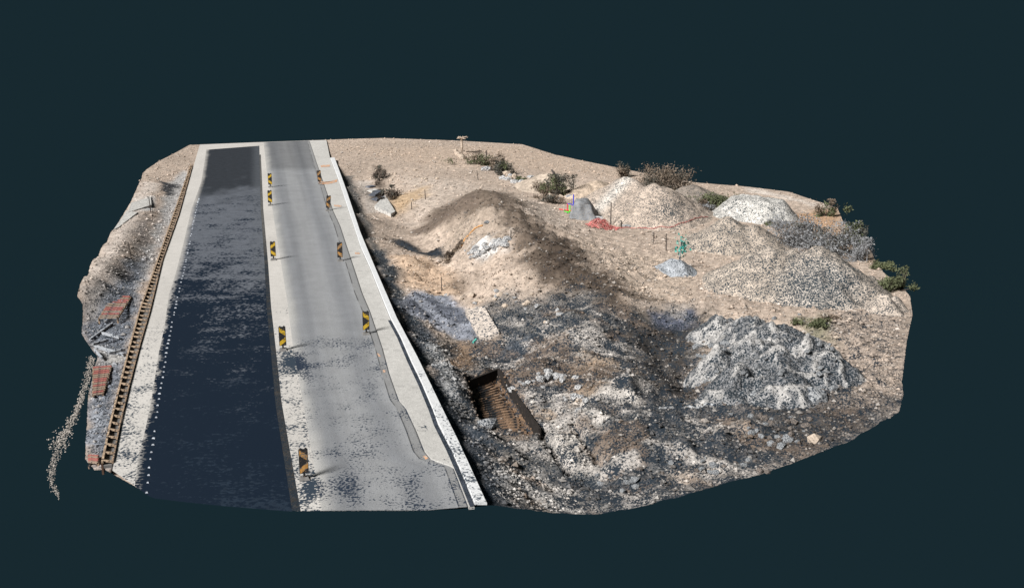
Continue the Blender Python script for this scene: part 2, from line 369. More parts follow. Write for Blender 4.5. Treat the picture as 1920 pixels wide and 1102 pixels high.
# pull the outer row onto the cut edge
om = np.where(sv > 0)[0]
for i in om:
    p = np.array([xv[i], yv[i]]); best = None
    for a in range(len(hullw)):
        A_, B_ = hullw[a], hullw[(a+1) % len(hullw)]; e = B_-A_; t = np.clip((p-A_)@e/(e@e), 0, 1); q = A_+e*t
        dd = np.hypot(*(p-q))
        if best is None or dd < best[0]: best = (dd, q)
    xv[i], yv[i] = best[1] + .03*(RNG.random(2)-.5)
zv = T(xv, yv)
gverts = np.stack([xv, yv, zv], 1)

# ---- colour zones of the ground, outlined on the photograph
def poly(*pts): return np.array([G(a, b)[:2] for a, b in pts])
TAN = np.array((.405,.330,.273)); PALE = np.array((.56,.50,.45)); BROWN = np.array((.125,.096,.074)); GREY = np.array((.27,.265,.265))
SLATE = np.array((.075,.085,.10)); WHITE = np.array((.62,.62,.62)); OCHRE = np.array((.40,.27,.14)); DIRT = np.array((.28,.21,.155)); BLUEG = np.array((.23,.245,.285))
col = np.tile(TAN, (len(xv), 1)); speck = np.full(len(xv), .18)
col = col*(1+ (fbm(xv*.25, yv*.25, 4, 20)[:,None]-.5)*.35)
dist = np.hypot(xv, yv)
speck += .10*sstep(75, 40, dist)
def zone(pl, c, s, soft=.6, warp=.9, amt=1.0, wf=.7, brk=0.0, bf=1.3):
    global col, speck
    wx = xv + (fbm(xv*wf, yv*wf, 3, 31)-.5)*2*warp; wy = yv + (fbm(xv*wf, yv*wf, 3, 37)-.5)*2*warp
    k = sstep(soft, -soft, sdist(pl, wx, wy))*amt
    if brk: k = k*sstep(brk-.08, brk+.08, fbm(xv*bf, yv*bf, 4, 41))
    if c is not None: col = col + (np.asarray(c)-col)*k[:,None]
    if s is not None: speck = speck + (s-speck)*k
# far field slightly rosier, track paler
zone(poly((640,275),(980,275),(1350,350),(1250,345),(1000,320),(800,310)), (.42,.335,.27), .12, 2)
zone(poly((760,330),(860,335),(1000,375),(1110,430),(1000,410),(860,360),(800,420),(770,425)), (.44,.37,.315), .12, 1)
zone(poly((720,370),(800,350),(800,365),(740,405)), OCHRE, .2, .8, .5, .6)
zone(poly((1060,440),(1260,480),(1300,560),(1180,560),(1130,500)), (.43,.35,.285), .36, 1)
# the brown topsoil mound
zone(poly((855,380),(885,358),(960,365),(1010,420),(1080,470),(1190,560),(1170,590),(1040,560),(1000,500),(940,440),(900,420),(860,420),(770,432)), BROWN, .30, 1.2, 1.7, .9)
zone(poly((850,420),(920,425),(960,440),(900,500),(840,480)), (.33,.27,.22), .34, 1, .8, .85)
zone(poly((885,455),(950,440),(960,465),(890,490)), WHITE, .34, .4, .5, .75, brk=.45, bf=1.6)
zone(poly((1000,420),(1040,430),(1130,520),(1190,560),(1150,585),(1060,560),(1010,500)), (.062,.046,.035), .34, 1.0, 1.6, .95)
zone(poly((1030,540),(1100,520),(1200,560),(1190,600),(1080,600)), (.10,.076,.058), .42, 1.2, 1.6, .85)
zone(poly((880,362),(790,425),(765,434),(775,440),(850,410),(900,380)), (.13,.10,.08), .3, .4, .3, .8)
# lower spoil and the dark cutting, scan gaps and shade painted in
zone(poly((860,600),(960,560),(1180,585),(1280,580),(1320,720),(1400,760),(1690,740),(1690,790),(1300,960),(1100,980),(900,960),(860,830),(780,640)), (.150,.145,.140), .57, 1.2, 1.2)
zone(poly((905,640),(980,630),(1030,645),(980,680),(940,680),(900,670)), SLATE, .5, .5)
zone(poly((1190,590),(1320,590),(1310,760),(1180,740),(1150,680)), (.10,.088,.078), .54, .8)
zone(poly((1215,583),(1300,580),(1305,615),(1230,615)), (.10,.11,.15), .45, .25, .2)
zone(poly((950,700),(1100,640),(1180,690),(1160,760),(1080,800),(1010,790)), (.30,.235,.18), .42, .8)
zone(poly((960,710),(1050,695),(1065,735),(1010,770),(965,740)), (.50,.50,.50), .48, .4, .6, .8, brk=.42, bf=1.2)
zone(poly((1085,760),(1150,725),(1190,730),(1180,790),(1100,790)), (.50,.47,.44), .46, .4, .5, .9)
zone(poly((1010,800),(1075,795),(1140,870),(1075,895)), (.42,.39,.36), .50, .25, .2, .9)
zone(poly((1330,760),(1640,700),(1690,760),(1560,840),(1420,860),(1350,820)), (.12,.105,.095), .52, 1)
zone(poly((1400,790),(1500,780),(1560,810),(1440,850)), (.055,.05,.05), .55, .8)
zone(poly((1260,840),(1400,780),(1420,860),(1250,935),(1200,930)), (.40,.34,.29), .5, .7, .7, .85, brk=.44, bf=.9)
zone(poly((900,860),(1000,900),(1120,960),(900,950)), (.46,.42,.38), .58, .5, .6, .85, brk=.42, bf=1.1)
zone(poly((870,800),(960,840),(1060,900),(1000,940),(880,850)), (.15,.14,.13), .5, .5, .4, .8)
zone(poly((1030,880),(1200,840),(1260,890),(1140,930),(1050,915)), (.09,.095,.10), .55, .5, .5, .9, brk=.4, bf=1.0)
def streak(pl, c, s, soft, thr, fx, fy, seed, amt=1.):
    global col, speck
    u_ = xv*.78 - yv*.62; v_ = xv*.62 + yv*.78
    k = sstep(soft, -soft, sdist(pl, xv, yv))*sstep(thr-.05, thr+.06, fbm(u_*fx, v_*fy, 5, seed))*amt
    col = col + (np.asarray(c)-col)*k[:,None]; speck = speck + (s-speck)*k
cut_all = poly((880,620),(1000,590),(1280,580),(1320,720),(1420,770),(1640,760),(1560,840),(1300,920),(1100,962),(920,940),(880,800),(860,700))
streak(cut_all, (.075,.074,.076), .57, 1, .49, .6, 1.0, 141, .9)
streak(cut_all, (.42,.39,.365), .44, 1, .61, .7, 1.7, 147, .8)
streak(cut_all, (.17,.122,.088), .48, 1, .57, .5, .8, 157, .65)
zone(poly((1180,610),(1300,605),(1310,740),(1230,745),(1170,690)), (.05,.044,.040), .5, .8, .8, .9)
zone(poly((1410,780),(1560,770),(1600,800),(1440,850)), (.06,.054,.05), .5, .8, .8, .85)
streak(poly((890,850),(1000,870),(1120,955),(920,945)), (.46,.44,.42), .48, .6, .53, .7, 3.0, 151, .85)
# grey bank below the wall, wall's shade and scan gaps painted into its colour
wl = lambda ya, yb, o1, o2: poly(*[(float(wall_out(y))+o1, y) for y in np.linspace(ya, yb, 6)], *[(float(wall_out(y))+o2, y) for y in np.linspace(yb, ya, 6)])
zone(wl(330, 470, 2, 22), (.14,.13,.12), .42, .3, .4)
zone(wl(340, 400, 24, 50), (.42,.37,.33), .2, .4, .4)
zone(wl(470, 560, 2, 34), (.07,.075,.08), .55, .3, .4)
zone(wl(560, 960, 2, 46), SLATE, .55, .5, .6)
zone(poly((795,640),(830,655),(862,740),(850,760),(825,720)), (.38,.38,.38), .45, .3, .4, .85)
zone(poly((775,545),(850,560),(885,600),(895,640),(850,635),(790,600),(758,575)), BLUEG, .36, .3, .35)
blue = poly((775,545),(850,560),(885,600),(895,640),(850,635),(790,600),(758,575))
u_ = xv*.62 + yv*.78; v_ = xv*.78 - yv*.62; kb = sstep(.3, -.2, sdist(blue, xv, yv))*sstep(.50, .62, fbm(v_*.35, u_*2.4, 4, 161))
col = col + (np.array((.075,.083,.105))-col)*(kb*.85)[:,None]
zone(poly((840,630),(880,650),(900,690),(870,690),(830,665)), (.19,.135,.095), .4, .4)
zone(poly((735,480),(800,480),(845,505),(870,545),(850,556),(760,535)), (.43,.32,.235), .22, .5, .4)
zone(poly((838,515),(880,520),(885,540),(845,540)), BROWN, .25, .4, .3, .7)
zone(poly((690,372),(712,352),(732,372),(712,382)), (.07,.055,.045), .3, .3, .3)
zone(poly((700,310),(714,312),(722,352),(708,352)), (.09,.07,.055), .3, .35, .3, .9)
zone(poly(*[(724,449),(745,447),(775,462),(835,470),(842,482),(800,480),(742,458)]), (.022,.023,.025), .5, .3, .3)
# right-hand margin
zone(poly((1470,430),(1620,440),(1640,500),(1560,470),(1480,450)), (.30,.22,.16), .4, .8)
zone(poly((1475,400),(1570,390),(1590,440),(1500,430)), (.42,.26,.15), .3, .8, .8, .8)
zone(poly((1500,590),(1560,590),(1600,640),(1540,640)), (.20,.19,.13), .45, .6)
zone(poly((1560,580),(1710,580),(1690,740),(1600,740),(1570,660)), (.34,.28,.235), .46, .8)
zone(poly((1400,350),(1570,390),(1480,375),(1420,362)), PALE, .2, .6)
# left-hand margin
zone(poly((345,320),(362,330),(255,560),(215,575),(235,500),(290,430),(320,340)), (.44,.43,.425), .36, .4, .4)
zone(poly((300,340),(335,345),(320,370),(300,365)), (.06,.06,.065), .4, .3)
zone(poly((240,430),(275,400),(285,440),(255,480)), (.34,.30,.275), .3, .5)
zone(poly((250,372),(290,368),(285,395),(245,400)), (.62,.62,.62), .15, .3, .2)
zone(poly((218,505),(270,480),(262,560),(240,690),(210,880),(160,880),(166,740),(180,660),(150,620),(150,570)), (.17,.185,.215), .47, .5, .5)
zone(poly((150,560),(220,500),(240,510),(165,600)), (.33,.30,.275), .40, .4, .5, .8)
zone(poly((165,775),(195,770),(190,830),(162,830)), (.30,.32,.36), .45, .3)
zone(poly((190,650),(240,660),(215,690),(180,690)), (.36,.35,.34), .42, .3)
zone(poly((268,340),(300,345),(262,400),(230,470),(215,500),(150,555),(215,430)), (.50,.44,.395), .2, .4, .3, .9)
# floor of the pit
pk = sstep(.3, -.1, sdist(pit_rim, xv, yv)); col = col + (np.array((.17,.105,.062))-col)*pk[:,None]; speck = speck + (.52-speck)*pk
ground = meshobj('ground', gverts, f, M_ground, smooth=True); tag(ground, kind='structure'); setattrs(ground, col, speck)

# ------------------------------------------------------------------ road
def c_deck(v, U):
    px, py = pix(v); c = np.tile(np.array((.50,.48,.455)), (len(v), 1)); s = .14 + .30*sstep(450, 800, py) + .5*np.exp(-((px-542)/20)**2-((py-678)/22)**2) + .5*np.exp(-((px-577)/14)**2-((py-918)/22)**2)
    return c*(1+(fbm(v[:,0]*.6, v[:,1]*.25, 3, 50)[:,None]-.5)*.25), s
strip('road', rail_in, walk_in, 0.0, M_conc, thick=.012, nc=24, colf=c_deck)
def c_asph(v, U):
    px, py = pix(v)
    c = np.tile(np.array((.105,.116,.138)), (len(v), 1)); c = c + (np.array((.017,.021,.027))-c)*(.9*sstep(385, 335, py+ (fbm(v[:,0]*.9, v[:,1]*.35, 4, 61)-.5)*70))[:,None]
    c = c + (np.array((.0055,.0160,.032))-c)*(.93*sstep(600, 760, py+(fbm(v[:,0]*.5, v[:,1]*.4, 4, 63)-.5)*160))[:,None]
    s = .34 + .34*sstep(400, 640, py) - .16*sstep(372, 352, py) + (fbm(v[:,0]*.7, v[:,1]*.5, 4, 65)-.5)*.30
    # a lighter spell at the near right corner
    s = s - .16*sstep(880, 950, py)*sstep(.3, .9, U)
    s = s + .12*sstep(.5, .0, U)*sstep(420, 600, py)
    c = c + (np.array((.10,.11,.125))-c)*(sstep(.80, .97, U)*sstep(640, 560, py)*.5)[:,None]
    c = c + (np.array((.40,.385,.365))-c)*(sstep(.075, .0, U+(fbm(v[:,0]*2, v[:,1]*.6, 3, 66)-.5)*.05)*.9)[:,None]
    return c, s - .35*sstep(.06, 0, U)
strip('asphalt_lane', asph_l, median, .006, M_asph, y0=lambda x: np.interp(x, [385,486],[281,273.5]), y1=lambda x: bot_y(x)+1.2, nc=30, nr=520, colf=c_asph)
def c_lane(v, U):
    px, py = pix(v)
    base = np.array((.262,.268,.278)); c = np.tile(base, (len(v), 1))
    tr = np.exp(-((U-.22)/.13)**2) + np.exp(-((U-.72)/.14)**2)
    c = c*(1 - .24*tr[:,None]*np.array((1.0,.95,.85)))
    c = c*(1+(fbm(U*14, v[:,1]*.05, 4, 70)[:,None]-.5)*.30 + (fbm(v[:,0]*1.1, v[:,1]*.9, 4, 72)[:,None]-.5)*.14)
    c = c*(1 - .30*sstep(322, 312, py))[:,None]
    c = c + (np.array((.46,.45,.43))-c)*(.85*sstep(.15, -.03, U+(fbm(v[:,0]*1.5, v[:,1]*.3, 3, 73)-.5)*.1))[:,None]
    s = .06 + .30*sstep(570, 690, py) + .14*np.exp(-((py-645)/12)**2) + .45*np.exp(-((px-552)/26)**2-((py-680)/18)**2) + .5*np.exp(-((px-585)/16)**2-((py-918)/22)**2) + .2*np.exp(-((px-660)/20)**2-((py-915)/30)**2) + .2*np.exp(-((px-775)/20)**2-((py-915)/30)**2) + (fbm(v[:,0]*.6, v[:,1]*.35, 4, 71)-.5)*.22*sstep(560, 680, py)
    return c, s
strip('traffic_lane', lane_l, gutter, .006, M_lane, y0=lambda x: top_y(x)+.4, nc=40, nr=520, colf=c_lane)
def c_joint(v, U):
    px, py = pix(v); c = np.tile(np.array((.10,.098,.095)), (len(v), 1)); k = sstep(400, 520, py)
    c = c + (np.array((.045,.042,.040))-c)*k[:,None]
    return c, .30+.25*k
off = lambda fn, a, b: (lambda y: fn(y) + np.interp(y, [265, 950], [a, b]))
strip('median_joint', median, off(median, 2.0, 16), .003, M_ground, y0=290, nc=4, colf=c_joint)
def c_dirt(v, U):
    px, py = pix(v); return np.tile(np.array((.13,.125,.115)), (len(v), 1)), np.full(len(v), .38)
gut_in = lambda y: gutter(y) - np.interp(y, [263, 395, 560, 700, 800, 860, 875, 950], [3, 9, 13, 12, 17, 20, 14, 16])
def c_gut(v, U):
    px, py = pix(v); c = np.tile(np.array((.235,.237,.24)), (len(v), 1))
    e = np.maximum(np.exp(-((U-0.05)/.07)**2)*sstep(.3,.5,fbm(v[:,0]*3,v[:,1]*.8,3,75)), np.exp(-((U-.97)/.10)**2)); return c*(1-.85*e[:,None]), .10+.25*sstep(520,800,py)+.2*e
strip('gutter', gut_in, off(gutter, 1.5, 3), .010, M_lane, y0=lambda x: top_y(x)+1, nc=14, colf=c_gut)
def c_walk(v, U):
    px, py = pix(v); c = np.tile(np.array((.47,.46,.44)), (len(v), 1))
    j = 1-.18*(np.abs(((v[:,1]+.3*v[:,0]) % 4.0)-2) < .05); c = c*(j*(1+(fbm(v[:,0]*.8, v[:,1]*.3, 4, 80)-.5)*.22))[:,None]
    return c, .10+.20*sstep(640, 900, py)
strip('sidewalk', off(gutter, 2, 4), walk_in, .06, M_conc, y0=lambda x: top_y(x)+1, nc=16, thick=.1, colf=c_walk)
def c_seam(v, U):
    px, py = pix(v); return np.tile(np.array((.05,.06,.08)), (len(v), 1)), np.full(len(v), .5)
strip('drain_seam', off(walk_in, -2, -9), walk_in, .066, M_ground, y0=600, nc=3, nr=200, colf=c_seam)
# orange survey paint crossing the pavement
M_paint = mat('orange_paint', (.62,.33,.18), .7, .3, 12, fleck=(.45,.42,.38), fleck_scale=9, fleck_amt=.46)
def sheet(name, pts, z, m):
    v = P(*np.array([(a, b) for a, b in pts], float).T, z); o = meshobj(name, v, [tuple(range(len(v)))[::-1]], m); return tag(o, kind='structure')
sheet('paint_mark', [(597,341),(620,340),(633,336),(632,341),(618,345),(600,345)], .072, M_paint)
sheet('paint_mark', [(601,310),(618,309),(619,312.5),(602,313.5)], .072, M_paint)
sheet('paint_mark', [(626,384),(640,385),(640,388),(627,387)], .072, M_paint)
sheet('paint_mark', [(665,473),(676,474),(674,476),(666,476)], .072, M_paint)
sheet('paint_mark', [(707,662),(711,663),(714,669),(709,667)], .014, M_paint)
sheet('paint_mark', [(718,693),(723,694),(722,698),(718,697)], .014, M_paint)
sheet('paint_mark', [(793,855),(799,853),(803,858),(798,861)], .014, M_paint)

# ------------------------------------------------------------------ white retaining wall along the pavement
def make_wall():
    root = empty('retaining_wall', P(float(wall_out(600)), 600, -1.2))
    root.location.z = -1.2
    tag(root, 'low white concrete parapet running along the right edge of the road', 'wall')
    ys = 1/np.linspace(1/(298.+40), 1/(948.+40), 161)-40
    L_ = P(walk_in(ys), ys, 0); R_ = P(wall_out(ys), ys, 0)
    k = 0
    for a in range(0, 160, 8):
        sl = slice(a, a+9); l = L_[sl]; r = R_[sl]; n = len(l); v = []
        gap = .985
        l = l.mean(0) + (l-l.mean(0))*gap; r = r.mean(0) + (r-r.mean(0))*gap
        top = .12 + .01*math.sin(a*1.7)
        bz = np.interp(ys[sl], [300,330,800,880,900], [-.4,-.9,-.9,-.3,.02])
        V = np.concatenate([np.c_[l[:,:2], bz], np.c_[l[:,:2], np.full(n, top-.03)], np.c_[l[:,:2]+(r-l)[:,:2]*.06, np.full(n, top)], np.c_[r[:,:2]-(r-l)[:,:2]*.06, np.full(n, top)], np.c_[r[:,:2], np.full(n, top-.03)], np.c_[r[:,:2], bz]])
        I = np.arange(6*n).reshape(6, n); fs = []
        for q in range(6):
            q2 = (q+1) % 6
            for i in range(n-1): fs.append((I[q,i], I[q,i+1], I[q2,i+1], I[q2,i]))
        fs.append(tuple(I[:,0])); fs.append(tuple(I[::-1,-1]))
        V = V - np.array(root.location)
        o = meshobj('wall_segment', V, [tuple(int(t) for t in q) for q in fs], M_wall, root)
        py = float(ys[min(a+4, 160)])
        c = np.tile(np.array((.60,.61,.62)), (6*n, 1)); s = np.full(6*n, .04+.42*float(sstep(470, 900, np.array(py))))
        setattrs(o, c, s)
make_wall()

# ------------------------------------------------------------------ kerb formwork on the left
M_tim = mat('pale_timber', (.39,.29,.205), .85, .35, 8, bump=.3, fleck=(.05,.04,.035), fleck_scale=7, fleck_amt=.42)
M_tim2 = mat('weathered_timber', (.30,.215,.15), .85, .4, 9, fleck=(.04,.04,.045), fleck_scale=8, fleck_amt=.45)
def rail_thing():
    ys = 1/np.linspace(1/(309.+40), 1/(868.+40), 120)-40
    O = P(rail_out(ys), ys, .0); I_ = P(rail_in(ys)-2, ys, .0)
    root = empty('kerb_formwork', (O[60,0], O[60,1], -.5)); tag(root, 'long pale timber kerb formwork with cross ties along the left road edge', 'formwork')
    R = Vector(root.location)
    m = MB(); 
    for i in range(119): m.bar(Vector((O[i,0], O[i,1], .05))-R, Vector((O[i+1,0], O[i+1,1], .04))-R, .07, .08)
    m.build('outer_rail', M_tim, root)
    m = MB()
    for i in range(119): m.bar(Vector((I_[i,0], I_[i,1], .03))-R, Vector((I_[i+1,0], I_[i+1,1], .03))-R, .05, .08)
    m.build('inner_rail', M_tim2, root)
    m = MB()
    for i in range(119):
        a = (Vector(O[i])+Vector(I_[i]))/2 - R; b = (Vector(O[i+1])+Vector(I_[i+1]))/2 - R
        wdt = (Vector(O[i])-Vector(I_[i])).length*.8
        m.bar(a+Vector((0,0,-.12)), b+Vector((0,0,-.12)), wdt, .1)
    m.build('channel_bed', M_dark, root)
    m = MB()
    for i in range(119): m.bar(Vector((O[i,0]-.02, O[i,1], -.2))-R, Vector((O[i+1,0]-.02, O[i+1,1], -.2))-R, .06, .4)
    m.build('side_board', M_rust, root)
    n = 92; ys = 1/np.linspace(1/(312.+40), 1/(866.+40), n)-40
    rr = random.Random(3); src = None
    for q in range(n):
        a = Vector(P(float(rail_out(ys[q])), float(ys[q]), .0)) ; b = Vector(P(float(rail_in(ys[q])), float(ys[q]), .0)); a.z = b.z = .04 + rr.uniform(-.02, .03)
        d = b-a; ln = d.length*rr.uniform(.75, 1.0)
        if src is None: o = MB().box((.5,0,0), (1,.075,.06)).build('cross_tie', M_tim, root); src = o
        else: o = linkcopy(src, root)
        o.location = a-R; o.scale = (ln, rr.uniform(.7, 1.3), 1); o.rotation_euler = (0, rr.uniform(.0, .12), math.atan2(d.y, d.x)+rr.uniform(-.25, .15))
M_dark = mat('dark_bed', (.17,.165,.16), .9, .4, 5)
M_rust = mat('rusty_board', (.11,.065,.045), .9, .4, 4)
rail_thing()

# ------------------------------------------------------------------ white road studs
M_stud = mat('white_stud', (.42,.45,.50), .5, .2)
v = [(-.075,-.05,0),(.075,-.05,0),(.075,.05,0),(-.075,.05,0),(-.045,-.03,.035),(.045,-.03,.035),(.045,.03,.035),(-.045,.03,.035)]
stud_me = None; ys = 1/np.linspace(1/(372.+40), 1/(922.+40), 80)-40; rr = random.Random(5)
for q, y in enumerate(ys):
    if rr.random() < (.3 if y < 560 else .06): continue
    p = P(float(stud_l(y))+rr.uniform(-.8, .8), float(y)+rr.uniform(-1.5, 1.5), .008); s = rr.choice((.3,.35,.4,.45,.55))
    if stud_me is None:
        o = meshobj('road_stud', v, [(3,2,1,0),(4,5,6,7),(0,1,5,4),(1,2,6,5),(2,3,7,6),(3,0,4,7)], M_stud); stud_me = o.data
    else: o = bpy.data.objects.new('road_stud', stud_me); C.objects.link(o)
    o.location = p; o.scale = (s*1.5, s*1.3, 1); o.rotation_euler.z = rr.uniform(-.3, .3)
    tag(o, 'small white road stud in the line along the left of the dark asphalt', 'road stud', 'white studs along the dark lane')

# ------------------------------------------------------------------ striped delineator panels
M_blk = mat('black_plastic', (.022,.022,.024), .55, .35, 9, spec=.4, fleck=(.16,.11,.07), fleck_scale=16, fleck_amt=.38)
M_yel = mat('yellow_sheeting', (.62,.40,.035), .5, .25, 10, fleck=(.10,.075,.03), fleck_scale=15, fleck_amt=.40)
M_yel2 = mat('faded_orange_sheeting', (.52,.27,.08), .6, .3, 10, fleck=(.18,.15,.12), fleck_scale=13, fleck_amt=.47)
M_base = mat('rubber_base', (.17,.165,.16), .85, .3, 8)
M_sand = mat('sand_bag', (.50,.42,.35), .95, .25, 9, bump=.4)
def panel(px, py, label, point=1, worn=False, lean=(0,0), sc=1., bag=False):
    p = P(px, py, .006); t = empty('delineator_panel', p, math.radians(14))
    t.scale = (sc, sc, sc)
    tag(t, label, 'delineator', 'striped delineator panels beside the grey lane')
    Wd, B0, B1 = .29, .20, 1.06
    br = Matrix.Rotation(lean[0], 3, 'Y') @ Matrix.Rotation(lean[1], 3, 'X')
    m = MB(); 
    # board with a rounded, notched head
    pts = [(-Wd/2,B0),(Wd/2,B0),(Wd/2,B1-.05),(Wd/2-.05,B1),(.06,B1),(.045,B1-.035),(-.045,B1-.035),(-.06,B1),(-Wd/2+.05,B1),(-Wd/2,B1-.05)]
    n = len(pts); vs = [br @ Vector((a,-.022,b)) for a, b in pts]+[br @ Vector((a,.022,b)) for a, b in pts]
    fs = [tuple(range(n)), tuple(range(2*n-1, n-1, -1))]+[(i, i+n, (i+1)%n+n, (i+1)%n) for i in range(n)]
    bd = m.add(vs, fs).build('board', M_blk, t)
    my = M_yel2 if worn else M_yel
    s = point; w2 = Wd/2-.02; mid = .60; bw = .19; dz = .19
    for up in (1, -1):
        a = [(-w2*s, mid+up*(.03+dz)), (-w2*s, mid+up*(.03+dz+bw)), (w2*s, mid+up*(.03+bw)), (w2*s, mid+up*.03)]
        if (up*s) < 0: a = a[::-1]
        q = [br @ Vector((x, -.027, z)) for x, z in a]+[br @ Vector((x, -.0225, z)) for x, z in a]
        MB().add(q, [(3,2,1,0),(4,5,6,7),(0,1,5,4),(1,2,6,5),(2,3,7,6),(3,0,4,7)]).build('chevron_stripe', my, bd)
    MB().box(br @ Vector((0,0,.14)), (.07,.04,.16), br).build('stem', M_blk, t)
    m = MB(); m.add([(-.17,-.17,0),(.17,-.17,0),(.17,.17,0),(-.17,.17,0),(-.12,-.12,.07),(.12,-.12,.07),(.12,.12,.07),(-.12,.12,.07)], [(3,2,1,0),(4,5,6,7),(0,1,5,4),(1,2,6,5),(2,3,7,6),(3,0,4,7)])
    m.build('base', M_base, t)
    return t
panel(507,351,'farthest yellow and black striped panel in the left row on the lane',-1)
panel(507,385,'second farthest yellow and black striped panel in the left row',-1)
panel(513,487,'middle yellow and black striped panel of the left row',-1)
panel(531,656,'yellow and black striped panel in the left row beside the speckled lane edge',1)
panel(571,897,'nearest striped panel, faded, at the near end of the left row',1,worn=True, sc=.98)
panel(600,345,'faded orange striped panel by the orange paint mark across the pavement',-1,worn=True,lean=(-.05,0))
panel(615,395,'battered striped panel on the gutter, second from the far end of the right row',-1,worn=True,lean=(.09,.05))
panel(638,489,'faded striped panel in the middle of the right row beside the gutter',-1,worn=True)
panel(687,626,'nearest upright striped panel of the right row against the gutter',1)

# ------------------------------------------------------------------ heaps: gravel piles, rubble
HEAPS = []
def SV(x, y):
    z = T(x, y)
    for xa, ya, st_, Z in HEAPS:
        i = np.round((x-xa)/st_).astype(int); j = np.round((y-ya)/st_).astype(int)
        k = (j >= 0) & (j < Z.shape[0]) & (i >= 0) & (i < Z.shape[1])
        z = np.where(k, np.maximum(z, Z[np.clip(j, 0, Z.shape[0]-1), np.clip(i, 0, Z.shape[1]-1)]), z)
    return z
def S(x, y): return float(SV(np.array([x]), np.array([y]))[0])
def GS(px, py):
    o = np.array([0, 0, H]); d = P(px, py, 0) - o; ts = np.linspace(.80, 1.15, 900); q = o+d[None]*ts[:,None]
    b = q[:,2] < SV(q[:,0], q[:,1]); i = int(np.argmax(b)) if b.any() else len(ts)-1
    return Vector((float(q[i,0]), float(q[i,1]), S(q[i,0], q[i,1])))
def heap(name, label, cat, cones, m, colr, spk, group=None, stepm=.11, rough=.10, cap=None, ridge=0., seed=0, extra=None):
    """cones: (apex px, apex py, height, slope). Each apex stands over the ground at its own distance; the heap is their union."""
    cs = []
    for ax, ay, h, sl in cones:
        p = P(ax, ay, 0.0); p = P(ax, ay, h); z0 = Tz(p[0], p[1]); p = P(ax, ay, z0+h); cs.append((p[0], p[1], h, sl))
    xa = min(c[0]-c[2]/c[3] for c in cs)-.5; xb = max(c[0]+c[2]/c[3] for c in cs)+.5
    ya = min(c[1]-c[2]/c[3] for c in cs)-.5; yb = max(c[1]+c[2]/c[3] for c in cs)+.5
    X, Y = np.meshgrid(np.arange(xa, xb, stepm), np.arange(ya, yb, stepm))
    wx = X + (fbm(X*.6, Y*.6, 3, 90+seed)-.5)*.7; wy = Y + (fbm(X*.6, Y*.6, 3, 95+seed)-.5)*.7
    Hh = np.full(X.shape, -9.)
    for cx_, cy_, h, sl in cs:
        r = np.hypot(wx-cx_, wy-cy_); Hh = np.maximum(Hh, h + .08 - np.sqrt((r*sl)**2+.08**2))
    if cap: Hh = np.where(Hh > cap, cap + (Hh-cap)*.03, Hh)
    T0 = T(X, Y)
    fade = sstep(-.1, .5, Hh)
    Hh = Hh + fade*((fbm(X*1.5, Y*1.5, 4, 100+seed)-.5)*rough*3 + (fbm(X*5, Y*5, 3, 104+seed)-.5)*rough)
    if ridge: Hh = Hh + fade*(ridged(X*1.25+fbm(X*.9,Y*.9,3,130)*2.0, Y*1.25+fbm(X*.9,Y*.9,3,135)*2.0, 5, 110+seed)-.6)*ridge*2.2
    ok = Hh > -.14
    Z = T0 + np.maximum(Hh, -.2)
    fc = ok[:-1,:-1] | ok[1:,:-1] | ok[1:,1:] | ok[:-1,1:]
    idx = np.arange(X.size).reshape(X.shape)
    ff = np.stack([idx[:-1,:-1], idx[:-1,1:], idx[1:,1:], idx[1:,:-1]], -1)[fc]
    u = np.unique(ff); rm = np.full(X.size, -1); rm[u] = np.arange(len(u)); ff = rm[ff]
    bx, by = float(np.mean([c[0] for c in cs])), float(np.mean([c[1] for c in cs])); bz = Tz(bx, by)
    xx, yy, zz = X.ravel()[u], Y.ravel()[u], Z.ravel()[u]
    o = meshobj(name, np.stack([xx-bx, yy-by, zz-bz], 1), ff, m, smooth=True, loc=(bx, by, bz))
    c = np.tile(np.array(colr), (len(xx), 1))*(1+(fbm(xx*.6, yy*.6, 4, 120+seed)[:,None]-.5)*.4); s = np.full(len(xx), spk)
    if extra: c, s = extra(xx, yy, zz, Hh.ravel()[u], c, s)
    setattrs(o, c, s); tag(o, label, cat, group); HEAPS.append((xa, ya, stepm, np.where(ok, Z, -99))); return o
GP = 'gravel heaps on the far right'
def ex1(x, y, z, h, c, s):
    px, py = pix(np.stack([x, y, z], 1))
    k = np.exp(-(((px-1150)/9 - (362-py)/9*.95)/1.6)**2)      # pale chute of fresh gravel on the left flank
    c = c + (np.array((.60,.57,.53))-c)*(.75*k)[:,None]
    k2 = sstep(60, 0, np.hypot((px-1255), (py-395)*1.6)); return c, s + .13*k2
heap('gravel_heap', 'tall tan gravel heap with a pale chute down its left flank', 'gravel heap', [(1178,333,2.0,.55),(1232,343,2.25,.6)], M_pile, (.44,.365,.305), .40, GP, seed=1, extra=ex1)
heap('gravel_heap', 'low white gravel heap with a flattened top', 'gravel heap', [(1390,352,1.8,.95),(1415,354,1.8,.95),(1442,358,1.8,.95)], M_pile, (.47,.455,.43), .42, GP, cap=1.15, seed=2)
heap('gravel_heap', 'medium grey gravel heap between the teal bag and the white heap', 'gravel heap', [(1368,407,1.65,.6),(1412,420,1.3,.58)], M_pile, (.43,.365,.305), .46, GP, seed=3)
def ex4(x, y, z, h, c, s):
    px, py = pix(np.stack([x, y, z], 1)); k = sstep(110, 20, np.hypot(px-1535, (py-540)*1.3)); c = c + (np.array((.34,.32,.30))-c)*(.7*k)[:,None]; return c, s+.10*k
heap('gravel_heap', 'largest grey gravel heap with two crests near the right edge', 'gravel heap', [(1440,463,1.9,.6),(1485,470,1.75,.58),(1535,462,2.15,.6)], M_pile, (.42,.36,.305), .47, GP, seed=4, extra=ex4)
